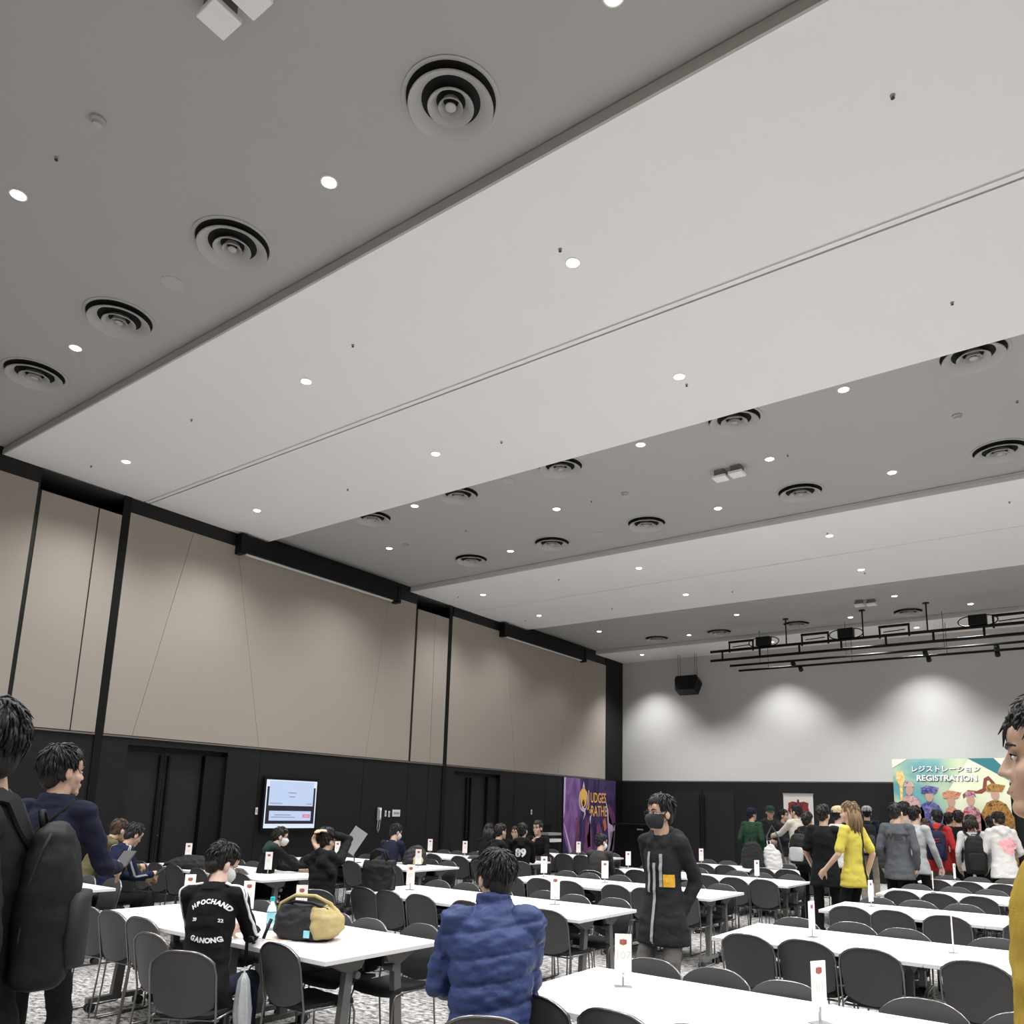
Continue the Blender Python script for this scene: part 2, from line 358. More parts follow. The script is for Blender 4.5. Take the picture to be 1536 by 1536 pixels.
    if hair != 'none':
        he((0, -.018, .040), (.0765, .098, .095)); he((0, -.060, -.030), (.062, .044, .060))
        for sd in (-1, 1): he((sd*.060, -.030, .000), (.019, .043, .048))
        nl = 620 if detail else 150
        crown = V((.01, -.055, .138))
        for i in range(nl):
            az = rnd.uniform(0, 2*PI); el = rnd.uniform(-.75, 1.5); c = math.cos(el)
            q = V((.079*c*math.sin(az), -.018-.101*c*math.cos(az), .040+.095*math.sin(el)))
            front = -math.cos(az)*c          # + at the face
            if front > .35 and el < .35: continue
            if abs(math.sin(az)) > .55 and el < -.1 and -math.cos(az) > -.25: continue
            ou = V((q.x/.079, (q.y+.018)/.101, (q.z-.04)/.095)).normalized(); t = (q-crown)*1.2+V((0, 0, -.06)); t = t-ou*ou.dot(t)
            if t.length < .01: t = V((rnd.uniform(-1, 1), -1, 0))
            t = (t.normalized()+V((rnd.uniform(-.25, .25), rnd.uniform(-.22, .22), rnd.uniform(-.15, .1)))).normalized(); L = rnd.uniform(.035, .075)
            if front > .35: L *= .8
            lift = rnd.uniform(.001, .005) if rnd.random() < .93 else .009
            p0 = q-ou*.002; p1 = q+t*L*.5+ou*lift; p2 = q+t*L+ou*rnd.uniform(-.012, -.001)
            r0 = rnd.uniform(.0028, .0055) if detail else rnd.uniform(.0045, .0085); h.tube([hp(p0), hp(p1), hp(p2)], [r0*s*.8, r0*s, .0008*s], 5)
        def hs_(az, el, k): return V(((.080+k)*math.cos(el)*math.sin(az), -.018+(.104+k)*math.cos(el)*math.cos(az), .040+(.097+k)*math.sin(el)))
        for i in range(90 if detail else 26):      # fringe, combed over the forehead
            a0 = rnd.uniform(-.9, .9); e0 = rnd.uniform(.75, 1.15); a1 = a0*1.05+sweep+rnd.uniform(-.2, .2); e1 = rnd.uniform(*fringe)+.22*abs(a1)*(1 if abs(a1) < .9 else .3); k0 = rnd.uniform(.0, .006)
            r0 = rnd.uniform(.0035, .006) if detail else .008
            h.tube([hp(hs_(a0+(a1-a0)*t, e0+(e1-e0)*t, k0*(1-t)+.003*math.sin(PI*t))) for t in (0, .35, .7, 1)], [r0*s*.8, r0*s, r0*s*.8, .001*s], 5)
        if hair in ('long', 'bob'):
            ln = .30 if hair == 'long' else .12
            for i in range(90):
                az = rnd.uniform(-1.75, 1.75); q = V((.080*math.sin(az), -.022-.098*math.cos(az)*.95, rnd.uniform(-.01, .06))); L = ln*rnd.uniform(.7, 1.05)
                e = q+V((q.x*.25+rnd.uniform(-.02, .02), -.01+rnd.uniform(-.02, .01), -L)); m_ = (q+e)/2+V((q.x*.12, -.018, 0))
                h.tube([hp(q), hp(m_), hp(e)], [.010*s, .013*s, .003*s], 5)
        obj('hair', h, hm, root, 180)
    if cap:
        c = MB(); c.lathe([(.095, -.02), (.0965, .01), (.092, .04), (.075, .068), (.045, .085), (.008, .09)], seg=24)
        cm = MB().add([hp((p[0], p[1]*1.12-.016, p[2]+.052)) for p in c.v], c.f); co = obj('cap', cm, cap, root, 60)
        br = MB(); rg = []
        for k in range(13):
            a = R_(-62+k*124/12); o_ = .07*math.cos(a*1.25)
            rg.append([hp((.092*math.sin(a), -.016+.105*math.cos(a), .036)), hp((.098*math.sin(a), -.016+(.105+o_)*math.cos(a), .022)), hp((.098*math.sin(a), -.016+(.105+o_)*math.cos(a), .018)), hp((.092*math.sin(a), -.016+.105*math.cos(a), .030))])
        obj('cap_brim', br.rings(rg), cap, co, 40)
    # ---- top
    t = MB(); bk = bulk; rg = []
    kw = shw/.150; hx = max(0, hem-.1); secs = [(-hem, .186+.12*hx, .140+.32*hx), (.0, .174, .132+.1*hx), (.12, .152, .117), (.24, .150*kw, .118), (.36, .160*kw, .124), (.44, .162*kw, .116), (.485, .140*kw, .10), (.52, .096, .082), (.555, .068, .066)]
    for q, rx, ry in secs:
        cc = P+u*q*s if q >= 0 or not sit else P+V((0, .03, q*s))
        bk = max(bulk, .97) if q <= 0 else bulk
        rg.append([cc+X*rx*s*bk*math.cos(a)+F*ry*s*bk*math.sin(a)*(1.0 if math.sin(a) < 0 else .92) for a in [2*PI*k/24 for k in range(24)]])
    t.rings(rg); bk = bulk
    for sd in (-1, 1):
        E_, W = A[sd]; t.cap(sh[sd]-X*sd*.03*s, sh[sd], .066*s*bk, .063*s*bk)
        if short_sleeve: t.cap(sh[sd], sh[sd].lerp(E_, .8), .060*s*bk, .064*s*bk)
        else:
            t.cap(sh[sd], E_, .059*s*bk, .052*s*bk); Wc = E_.lerp(W, .96); t.cap(E_, Wc, .052*s*bk, .041*s*bk)
    ht = t
    if hood and hood != top: ht = MB()
    if hood:
        t, t0_ = ht, t
        t.cap(N-X*.075*s-F*.045*s-u*.02*s, N+X*.075*s-F*.045*s-u*.02*s, .055*s, .055*s); t.cap(N-F*.085*s-u*.075*s, N-F*.07*s-u*.0*s, .062*s, .05*s)
        for sd in (-1, 1): t.cap(N+X*sd*.085*s-F*.03*s-u*.01*s, N+X*sd*.05*s+F*.07*s-u*.07*s, .042*s, .026*s)
        t = t0_
    if collar:
        cd = nd; t.rings([[N-u*.03*s+cd*q*s+X*r*s*math.cos(a)+F*(r*s*math.sin(a)+.005) for a in [2*PI*k/20 for k in range(20)]] for q, r in ((0, .085), (collar*.6, .078), (collar, .074))])
    me = blob(t, .0095 if detail else .0125, 3)
    if quilt:
        import numpy as np
        co, no = coords(me); cx, cz = co[:, 0], co[:, 2]; dz = np.abs(cx) > .21*s
        ph = (cz+np.where(dz, .45*np.abs(cx), -.18*cx))/.108; k = np.abs(np.sin(PI*ph))**.5
        setco(me, co+no*(.017*k-.007)[:, None])
        wrinkle(me, .009, 17, seed)
    elif wr: wrinkle(me, wr, 11 if detail else 9, seed)
    me.shade_smooth(); topo = link('jacket' if hood or collar or quilt else 'shirt', me, M[top], root)
    if hood and hood != top: link('hood', blob(ht, .0125, 3), M[hood], topo)
    # ---- bottom, shoes
    t = MB()
    t.rings([[P+V((0, 0, q*s))+X*rx*s*math.cos(a)+V((0, 1, 0))*ry*s*math.sin(a) for a in [2*PI*k/18 for k in range(18)]] for q, rx, ry in ((.10, .125*lw, .09*lw), (0, .145*lw, .105*lw), (-.07, .135*lw, .10*lw))])
    for sd in (-1, 1):
        t.cap(hip[sd], K[sd], .073*lw*s, .060*lw*s); t.cap(K[sd], AN[sd].lerp(K[sd], .06), .062*lw*s, .052*s)
    me = blob(t, .0125, 3); wrinkle(me, .007, 9, seed+3); me.shade_smooth(); link('trousers', me, M[bottom], root)
    for sd in (-1, 1):
        a = AN[sd]; sm_ = MB().cap(a+V((0, -.03*s, -.035*s)), a+V((sd*.015, .15*s, -.05*s)), .042*s, .036*s); sm_.v = [(p[0], p[1], max(p[2], .0 if not (step*sd < 0) else p[2])) for p in sm_.v]; obj('shoe', sm_, shoes, root, 180)
    info = dict(root=root, P=P, N=N, u=u, F=F, X=X, s=s, A=A, sh=sh, Hc=Hc, hp=hp, top=topo, th=th, loc=V((x-off.x, y-off.y, 0)))
    if decals:
        tree = BVHTree.FromPolygons([v.co[:] for v in me_top(topo)], [tuple(p.vertices) for p in topo.data.polygons])
        info['tree'] = tree; decals(info)
    if sit: SEATED.append((info['loc'], th))
    return info
def me_top(o): return o.data.vertices
SEATED = []
def W_(info, p): return info['loc']+Matrix.Rotation(info['th'], 3, 'Z') @ V(p)
def back_print(info, mb, m, up=.30, name='back_print', xo=0., front=False):
    N_ = info['F'] if front else -info['F']; U = info['X'] if not front else -info['X']
    if not front: U = info['X']
    o = info['P']+info['u']*up*info['s']+info['X']*xo
    d = decal(mb, info['tree'], o, U if not front else -info['X'], info['u'], N_)
    return obj(name, d, m, info['top'])

def backpack(info, label, m='c_bag', w=.30, hgt=.46, dep=.17, drop=0., pocket=True, m2=None, one=0, lace=None, off=.135):
    """worn on the back: a thing of its own, straps over the shoulders"""
    s = info['s']; P, u, F, X, N = (info[k] for k in ('P', 'u', 'F', 'X', 'N'))
    r = thing('backpack', label, 'backpack', info['loc'], info['th'])
    top = N-u*(.07+drop)*s-F*off*s; cen = top-u*hgt*.5-F*dep*.5+X*one*.10; rot = Matrix((X, F, u)).transposed()
    b = MB(); rg = []
    for q, kx, ky in ((-.5, .80, .75), (-.46, .96, .95), (-.2, 1.0, 1.05), (.1, .98, 1.0), (.3, .9, .85), (.44, .72, .62), (.5, .45, .35)):
        rg.append([cen+u*q*hgt+X*w*.5*kx*math.copysign(abs(math.cos(a))**.6, math.cos(a))+F*dep*.5*ky*math.copysign(abs(math.sin(a))**.6, math.sin(a)) for a in [2*PI*k/22 for k in range(22)]])
    b.rings(rg); me = blob(b, .012, 2); wrinkle(me, .008, 9, 5); me.shade_smooth(); body = link('pack_body', me, M[m], r)
    if pocket:
        pk = MB(); rg = []
        for q, kx in ((-.40, .6), (-.36, .74), (-.15, .8), (.02, .76), (.06, .5)):
            rg.append([cen-F*dep*.5+u*q*hgt+X*w*.5*kx*math.cos(a)+F*.035*math.sin(a) for a in [2*PI*k/18 for k in range(18)]])
        obj('front_pocket', pk.rings(rg), m2 or m, r, 180)
    for zx in (-.35, .35): obj('seam', MB().tube([cen+X*w*zx*1.28+F*dep*.30*k2+u*hgt*q for q, k2 in ((-.42, .6), (-.2, 1), (.1, .9), (.33, .4), (.44, 0))], .004, 5), m2 or m, r, 180)
    hd = MB().tube([cen+u*hgt*.47-X*.04+F*.03, cen+u*(hgt*.47+.04)-X*.03+F*.04, cen+u*(hgt*.47+.04)+X*.03+F*.04, cen+u*hgt*.47+X*.04+F*.03], .008, 6); obj('carry_handle', hd, m, r, 180)
    to = info['top']; tree = BVHTree.FromPolygons([v.co[:] for v in to.data.vertices], [tuple(p.vertices) for p in to.data.polygons])
    for sd in (-1, 1):
        if one and sd != one: continue
        x0 = sd*.092*s; st = MB(); rg = []
        for q, ff, xx in ((-.10, -.20, .5), (-.04, -.14, .75), (.01, -.09, .9), (.03, -.03, 1.), (.03, .03, 1.), (-.01, .09, 1.), (-.07, .15, 1.), (-.15, .2, 1.02), (-.25, .2, 1.1), (-.33, .15, 1.4), (-.37, .03, 1.6), (-.38, -.10, 1.5)):
            c = N+u*q*s+F*ff*s+X*x0*xx; loc, nn, _, _ = tree.find_nearest(c); c = loc+nn*.006; w_ = (X-nn*X.dot(nn)).normalized()
            rg.append([c+w_*.023, c+w_*.020+nn*.008, c-w_*.020+nn*.008, c-w_*.023])
        obj('shoulder_strap', st.rings(rg), m, r, 60)
    if lace:
        for i in range(6):
            z = -.28+.09*i; obj('lace', MB().tube([cen-F*(dep*.55)+u*z*hgt*1.1-X*.05, cen-F*(dep*.56)+u*(z+.07)*hgt+X*.05], .005, 5), lace, body)
    return r
# ------------------------------------------------------------------ people placements
ROWN = ['nearest', 'second', 'third', 'fourth', 'fifth']
P = {}
def pocket(): return {-1: (-.06, .12, -.40), 1: (.06, .12, -.40)}
TYPE = {-1: (.10, .34, -.27), 1: (-.08, .36, -.26)}      # both forearms on a table top
PHONE = {-1: (.10, .30, -.30), 1: (-.10, .32, -.26)}

P[1] = person('black-haired man in black jacket carrying big black backpack, cut off at left edge', (-2.395, .87, 1.872), -80, headva=-34, top='c_black2', bottom='c_black', hair='short', collar=.05, bulk=1.04, detail=1, hem=.12)
backpack(P[1], 'big black backpack on the back of the man at left edge', m='c_bag', w=.27, hgt=.41, dep=.14, drop=-.02, off=.09, m2='c_bag2')
def strap2(i):
    s = i['s']; N, X, F, u = i['N'], i['X'], i['F'], i['u']
    b = MB().tube([N+X*.07*s+F*.09*s-u*.02*s, N+X*.10*s-u*.0*s+F*.0, N+X*.02*s-F*.12*s-u*.12*s, N-X*.12*s-F*.15*s-u*.32*s], .012, 6); obj('bag_strap', b, 'c_black', i['top'], 180)
P[2] = person('man standing in dark navy coat with open hands in front, beside the man with backpack', (-4.30, 1.95, 1.865), 28, headva=62, top='c_navy', bottom='c_black', collar=.06, arms={-1: (0, .30, -.26), 1: (.02, .34, -.28)}, bulk=1.0, detail=1, hem=.16, hs=.97, decals=strap2)
P[3] = person('seated man in olive jacket leaning forward, wavy brown hair', (-9.36, 5.0, 1.34), 62, pose='sit', lean=32, head=(0, -12), hm='hair_brown', top='c_olive', bottom='c_black', arms=TYPE, collar=.05)
def str4(i):
    for sd in (-1, 1):
        S, (E_, W) = i['sh'][sd], i['A'][sd]; st = MB()
        for k in (-.046, -.022):
            o = i['X']*sd*.08*i['s']; p_ = [i['N']+i['X']*sd*.09+i['u']*.03+i['F']*k, S+i['u']*.09*i['s']+i['F']*k+i['X']*sd*.03, S+o+i['F']*k-i['u']*.04, E_+o*.9+i['F']*k, W.lerp(E_, .12)+o*.7+i['F']*k]; q_ = []
            for j in range(4):
                for t in range(6): q_.append(p_[j].lerp(p_[j+1], t/6))
            q_ = [i['tree'].find_nearest(q) for q in q_]; st.tube([q[0]+q[1]*.002 for q in q_], .0065, 5)
        obj('sleeve_stripes', st, i['stripe'], i['top'], 180)
def deco4(i): i['stripe'] = 'c_lgrey'; str4(i)
P[4] = person('seated man in navy tracksuit top with grey sleeve stripes looking at phone', (-8.77, 4.9, 1.30), 64, pose='sit', lean=20, head=(0, -30), top='c_navy2', bottom='c_black', arms=PHONE, collar=.05, decals=deco4, hands=(40, 40))
def deco5(i):
    i['stripe'] = 'p_white'; str4(i)
    def arc(txt, r, sz, sgn, cy):
        mb = MB(); n = len(txt)
        for k, c in enumerate(txt):
            a = (k-(n-1)/2)*sz*.80/r; g = textmb(c, sz, .002); ca, sa = math.cos(a*-sgn), math.sin(a*-sgn)
            mb.add([(v[0]*ca-v[1]*sa+r*math.sin(a), v[0]*sa+v[1]*ca+sgn*r*(math.cos(a)-1)+cy, 0) for v in g.v], g.f)
        return mb
    back_print(i, arc('HPOCHAND', .17, .038, 1, 0), 'p_white', up=.46, name='back_lettering', xo=.03)
    back_print(i, arc('GANONG', .22, .038, -1, 0), 'p_white', up=.25, name='back_lettering', xo=.03)
    for x_, tx in ((-.08, '20'), (.07, '22')):
        back_print(i, textmb(tx, .026, .001), 'p_white', up=.36, name='back_lettering', xo=x_+.03)
P[5] = person('seated man in black tracksuit jacket with white lettering on back and white mask', (-4.42, 3.09, 1.333), 24, headva=58, head=(0, -28), pose='sit', lean=13, top='c_black', bottom='c_denim', skin='skin_pale', arms={-1: (.10, .36, -.24), 1: (-.05, .40, -.25)}, mask='mask_white', glasses=True, collar=.05, detail=1, decals=deco5, hem=.13, side=-3)
P[6] = person('seated man in black coat with dark green hood and white mask below the screen', (-8.42, 6.6, 1.28), 60, headva=85, pose='sit', lean=18, head=(0, -10), top='c_black', bottom='c_black', hood='c_dkgreen', skin='skin_pale', mask='mask_white', glasses=True, arms={-1: (.08, .42, -.26), 1: (-.02, .46, -.20)})
P[7] = person('man in black hooded jacket standing by table with both hands on his head', (-6.35, 5.55, 1.355), 12, headva=50, pose='sit', lean=6, head=(0, -8), top='c_black2', bottom='c_black', hood='c_black2', arms={-1: (.10, -.07, .10), 1: (-.13, .03, .26)}, poles={-1: (-.35, .4, -1), 1: (.7, 1, 0)}, palm={-1: (.6, -.1, -.6), 1: (-.3, -.2, -1)}, hem=.16, detail=1)
P[8] = person('seated man in plain dark navy jumper with white mask, bent over far-left table', (-8.75, 9.05, 1.30), 30, headva=58, pose='sit', lean=16, head=(0, -22), top='c_navy', bottom='c_black', mask='mask_white', arms=TYPE, wr=.005)
P[9] = person('man seated in blue quilted puffer jacket, seen from behind', (-2.32, 3.06, 1.42), 4, headva=-24, head=(0, -6), pose='sit', lean=10, top='c_puffer', bottom='c_black', arms={-1: (-.06, .30, -.34), 1: (-.06, .30, -.36)}, poles={-1: (-.35, -.3, -1), 1: (.12, -.5, -1)}, collar=.09, quilt=True, bulk=1.22, shw=.158, detail=1, hem=.10, smin=1.06)
P[10] = person('seated woman with long straight black hair, behind the woman in black coat', (-8.64, 11.2, 1.32), 35, pose='sit', lean=8, hair='long', top='c_black', bottom='c_black', arms=TYPE)
P[11] = person('seated woman in black coat with dark hair pinned up, white collar edge', (-7.71, 10.3, 1.35), 55, pose='sit', lean=10, hair='short', hm='hair_dark', top='c_black2', bottom='c_black', collar=.04, arms=TYPE)
P[12] = person('seated man whose face shows behind the man with white print on his back', (-8.66, 12.0, 1.27), 195, pose='sit', lean=10, top='c_black', bottom='c_black', arms=TYPE, glasses=True)
def deco13(i):
    back_print(i, textmb('89', .17, .008), 'p_white', up=.36, name='back_number'); z = MB()
    for k in range(8):
        z.add([(p[0]-.12+k*.034, p[1]+(.008 if k % 2 else -.008), 0) for p in rect2(-.017, -.012, .017, .012).v], [(0, 1, 3, 2)])
    back_print(i, z, 'p_white', up=.20, name='back_wave')
P[13] = person('seated man in black hoodie with white number on the back', (-7.50, 10.6, 1.37), 8, pose='sit', lean=4, headva=20, top='c_black', bottom='c_black', hood='c_black', arms=TYPE, decals=deco13, hem=.14)
P[14] = person('seated man in glasses and black cardigan resting chin on his hand', (-8.09, 11.9, 1.39), 190, pose='sit', lean=8, hm='hair_dark', top='c_black', bottom='c_black', glasses=True, headva=215, arms={-1: (.10, .32, -.32), 1: (-.10, .24, -.04)}, poles={-1: (-.5, -.4, -.6), 1: (.3, .5, -1)})
P[15] = person('seated man in dark grey shirt with bare forearm, back turned, near purple banner', (-5.79, 10.2, 1.27), 20, headva=48, pose='sit', lean=12, head=(0, -14), top='c_shirt', bottom='c_black', arms=TYPE, mask='mask_white', bulk=1.1, wr=.006)
def deco16(i):
    N_ = i['F']; o = i['P']; s = i['s']
    def put(x0, z0, x1, z1, m, nm): obj(nm, decal(rect2(x0, z0, x1, z1, 4, 18), i['tree'], o, -i['X'], i['u'], N_, .011), m, i['top'])
    put(-.010, -.15*s, .010, .37*s, 'c_lgrey', 'zip'); put(-.055, .18*s, -.035, .44*s, 'c_lgrey', 'drawstring'); put(.035, .22*s, .055, .43*s, 'c_lgrey', 'drawstring'); put(.06, .22*s, .115, .30*s, 'p_yellow', 'chest_patch')
P[16] = person('man walking in aisle in charcoal hooded coat with grey zip, black mask and glasses', (-2.35, 4.9, 1.73), 212, headva=232, pose='stand', top='c_charcoal', bottom='c_trouser', hood='c_charcoal', mask='mask_black', glasses=True, arms={-1: (.02, -.03, -.47), 1: (-.02, -.02, -.47)}, poles={-1: (-.4, -1, 0), 1: (.4, -1, 0)}, hem=.15, bulk=1.02, shw=.135, detail=1, step=.10, decals=deco16)
P[17] = person('man in green jacket and navy cap, back turned, at left of the queue', (-5.25, 14.9, 1.73), 22, headva=55, top='c_green', bottom='c_charcoal', cap='c_navy', hem=.12, bulk=1.1)
P[18] = person('man in charcoal hoodie and green cap facing us, talking', (-5.19, 15.76, 1.785), 168, top='c_charcoal', bottom='c_charcoal', hood='c_charcoal', cap='c_dkgreen', arms={-1: (.08, .26, -.36), 1: (-.1, .28, -.34)}, hem=.1, hair='none')
P[19] = person('man in dark jacket half hidden behind the cream jacket', (-4.78, 15.3, 1.72), 110, headva=110, top='c_charcoal', bottom='c_khaki', hood='c_charcoal', arms=PHONE)
P[20] = person('man in cream jacket with dark hem stripe holding arm out to the left', (-4.29, 14.4, 1.80), -35, headva=-60, top='c_cream', bottom='c_white', arms={-1: (-.02, .46, -.22), 1: (.06, .08, -.48)}, collar=.05, hem=.1, bulk=1.1)
P[21] = person('black-haired person in black jacket with black and silver backpack', (-3.41, 12.0, 1.67), 30, top='c_black', bottom='c_black', hood='c_black')
backpack(P[21], 'black backpack with silver panel on person beside cream jacket', m='c_bag', m2='c_lgrey', w=.28, hgt=.42)
P[22] = person('broad man in plain black T-shirt and black trousers seen from behind', (-2.81, 10.6, 1.76), 12, headva=28, top='c_black', bottom='c_black', bulk=1.12, short_sleeve=True, hem=.18, arms={-1: (-.05, .16, -.44), 1: (.02, .32, -.20)})
P[23] = person('man in beige cap and white shirt hidden behind the woman in yellow', (-3.09, 12.5, 1.77), 60, top='c_white', bottom='c_charcoal', cap='c_beige', arms=PHONE)
def deco24(i):
    s = i['s']; N, X, F, u = i['N'], i['X'], i['F'], i['u']; o = i['P']
    for N_ in (-F, F): obj('bag_strap', decal(rect2(-.02, -.12*s, .02, .50*s, 1, 12), i['tree'], o+X*.05, X, u, N_, .008), 'c_black', i['top'])
P[24] = person('woman with long light-brown hair in bright yellow short-sleeved shirt walking left', (-2.34, 9.9, 1.79), -50, headva=-75, top='c_yellow', bottom='c_black', hair='long', hm='hair_blond', short_sleeve=True, arms={-1: (-.10, .20, -.45), 1: (.05, -.02, -.50)}, hem=.12, bulk=.98, shw=.128, decals=deco24, step=.12)
P[25] = person('man in pale grey cap and khaki trousers with grey backpack', (-3.55, 16.4, 1.83), 0, top='c_navy', bottom='c_khaki', cap='c_lgrey')
backpack(P[25], 'grey backpack with white edging on the man in pale cap', m='c_charcoal', m2='c_grey', w=.30, hgt=.44)
def deco26(i): back_print(i, textmb('WEST', .12, .005), 'p_dark', up=.38, name='back_lettering')
P[26] = person('man in dark grey sweatshirt with dark WEST lettering across the back', (-2.18, 11.8, 1.82), 8, headva=28, top='c_grey', bottom='c_black', decals=deco26, hem=.14, bulk=1.1)
P[27] = person('man in light grey sleeves leaning his hand on a table end', (-2.10, 12.7, 1.80), 25, headva=35, top='c_lgrey', bottom='c_black', arms={-1: (-.03, .1, -.50), 1: (.10, .16, -.52)}, hem=.1)
P[28] = person('black-haired man in beige coat behind the man with WEST sweatshirt', (-2.47, 14.0, 1.88), 0, top='c_khaki', bottom='c_black', hem=.2)
P[29] = person('person with brown bob hair in grey jacket, left of the red hoodie', (-2.42, 15.6, 1.62), 10, hair='bob', hm='hair_brown', top='c_grey', bottom='c_charcoal')
P[30] = person('man in bright red hoodie with navy backpack in the queue', (-2.10, 14.6, 1.77), 6, headva=-20, top='c_red', bottom='c_khaki', hood='c_red', hem=.14, bulk=1.08)
backpack(P[30], 'navy backpack with red laces on the red hoodie', m='c_bagnavy', w=.28, hgt=.46, lace='c_red')
P[31] = person('man in black top with beige sleeve, between red hoodie and black backpack', (-1.88, 15.3, 1.775), 4, hm='hair_dark', top='c_black', bottom='c_black', headva=-5)
P[32] = person('dark-haired person in white shirt with long black backpack', (-1.595, 14.3, 1.70), -8, hm='hair_dark', hair='bob', top='c_white', bottom='c_black')
backpack(P[32], 'long black backpack on the person in white shirt', m='c_bag', w=.30, hgt=.56, dep=.18)
def deco33(i): back_print(i, MB().rings([[(.12*q*math.cos(a)*(1+.25*math.sin(3*a)), .12*q*math.sin(a)*(1+.2*math.cos(5*a)), 0) for a in [2*PI*k/40 for k in range(40)]] for q in (.02, .25, .5, .75, 1)], caps=False), 'p_pink', up=.30, name='back_print', xo=.06)
P[33] = person('man in white hoodie with pink print on the back, right end of queue', (-1.23, 14.2, 1.75), -14, headva=-30, head=(0, -18), top='c_white', bottom='c_black', hood='c_white', hem=.16, bulk=1.14, lean=6, decals=deco33, arms={-1: (-.02, .26, -.34), 1: (.05, .24, -.36)})
P[34] = person('young man in ochre jacket seen in profile at right edge, close up', (-.055, 2.08, 1.892), -84, headva=-88, top='c_ochre', bottom='c_black', skin='skin', collar=.04, detail=1, hem=.15, bulk=1.20, lean=-4, hs=1.0, fringe=(.12, .30), sweep=-.7)
P[35] = person('black-haired person in beige coat between WEST sweatshirt and red hoodie, face turned right', (-2.14, 16.3, 1.745), 30, top='c_beige', bottom='c_black')
P[36] = person('black-haired person in grey jacket at right rear of the queue', (-1.45, 15.7, 1.70), -10, top='c_lgrey', bottom='c_black', hm='hair_dark')
# ------------------------------------------------------------------ room shell
XR, YR = 8.0, -4.6
s_ = lambda: MB()
struct('floor', s_().b2((WX-.6, YR-.2, -.1), (XR+.2, YB+.4, 0)), 'carpet')
GB = [(YR, .15), (3.98, None)]
bands = [(-3.9, .42), (3.98, 8.30), (12.12, 16.45), (20.18, YB)]
greys = [(YR-.2, -3.9), (.42, 3.98), (8.30, 12.12), (16.45, 20.18)]
for i, (a, b) in enumerate(greys): struct('ceiling_grey_strip', s_().b2((WX-.75, a-.06, GREY), (XR+.2, b+.06, GREY+.14)), 'grey_ceiling')
for i, (a, b) in enumerate(bands):
    m = s_()
    if i == 1:
        m.b2((WX-.02, a+.012, CEIL), (XR, 6.0, GREY+.02)); m.b2((WX-.02, 6.03, CEIL), (XR, 6.085, GREY+.02)); m.b2((WX-.02, 6.11, CEIL), (XR, b, GREY+.02))
    elif i == 2: m.b2((WX-.02, a+.012, CEIL), (XR, 14.16, GREY+.02)); m.b2((WX-.02, 14.2, CEIL), (XR, b, GREY+.02))
    else: m.b2((WX-.02, a+.012, CEIL), (XR, b, GREY+.02))
    struct('ceiling_white_band', m, 'white_ceiling')
    struct('trim_band_edge', s_().b2((WX-.02, a-.01, CEIL), (XR, a+.01, CEIL+.062)).b2((WX-.02, a-.004, CEIL+.066), (XR, a+.01, CEIL+.098)), 'fascia' if i < 2 else 'fascia_light')  # shade of the upright edge painted in, paler on the far bands
struct('trim_track_recess', s_().b2((WX-.02, 5.97, CEIL+.012), (XR, 6.056, CEIL+.05)).b2((WX-.02, 14.14, CEIL+.012), (XR, 14.22, CEIL+.05)), 'fascia_light')
struct('trim_track_slot', s_().b2((WX-.02, 6.08, CEIL+.02), (XR, 6.115, CEIL+.05)), 'black')
# left wall: dark wall with two pockets for the folding partition, panels in front
YC = 20.77
struct('wall_left', s_().b2((WX-.35, YR, 0), (WX-.015, 4.50, GREY)).b2((WX-.35, 4.50, 0), (WX-.015, 5.80, 5.87)).b2((WX-.35, 5.80, 0), (WX-.015, 6.22, GREY))
       .b2((WX-.35, 7.95, 0), (WX-.015, 12.35, GREY)).b2((WX-.35, 6.22, 2.38), (WX-.015, 7.95, GREY)).b2((WX-.35, 12.35, 0), (WX-.015, 13.60, 5.87)).b2((WX-.35, 13.60, 0), (WX-.015, 13.86, GREY))
       .b2((WX-.35, 13.86, 2.38), (WX-.015, 15.60, GREY)).b2((WX-.35, 15.60, 0), (WX-.015, YB+.1, GREY)), 'black_wall')
struct('wall_left_pocket', s_().b2((WX-.9, 4.4, 5.7), (WX-.8, 14, GREY)), 'black')
struct('trim_pocket_soffit', s_().b2((WX-.8, 4.50, CEIL-.01), (WX-.005, 6.10, CEIL+.02)).b2((WX-.8, 12.4, CEIL-.01), (WX-.005, 14.2, CEIL+.02)), 'gloss_dark')
BZ, TZ, TN = 2.515, 5.95, 5.86
def yz(poly, t=.02): return MB().prism(poly, (WX-t, 0, 0), (0, 1, 0), (0, 0, 1), (1, 0, 0), t+.001)
g = .006
panels = [[(YR, BZ), (4.47, BZ), (4.47, TZ), (YR, TZ)], [(4.53, BZ), (5.33, BZ), (5.33, TN), (4.53, TN)], [(5.35, BZ), (5.69, BZ), (5.69, TN), (5.35, TN)],
          [(5.82, BZ), (6.25, BZ), (6.89, TZ), (5.82, TZ)], [(6.25+g, BZ), (8.53, BZ), (7.74, TZ), (6.89+g, TZ)], [(8.53+g, BZ), (11.07, BZ), (11.45, TZ), (7.74+g, TZ)],
          [(11.07+g, BZ), (12.31, BZ), (12.31, TZ), (11.45+g, TZ)], [(12.38, BZ), (12.98, BZ), (12.94, TN), (12.38, TN)], [(12.99, BZ), (13.42, BZ), (13.42, TN), (12.95, TN)],
          [(13.55, BZ), (16.17, BZ), (15.65, TZ), (13.55, TZ)], [(16.17+g, BZ), (18.15, BZ), (19.08, TZ), (15.65+g, TZ)], [(18.15+g, BZ), (YC, BZ), (YC, TZ), (19.08+g, TZ)]]
for i, p in enumerate(panels): struct('wall_left_panel', yz(p), 'beige')
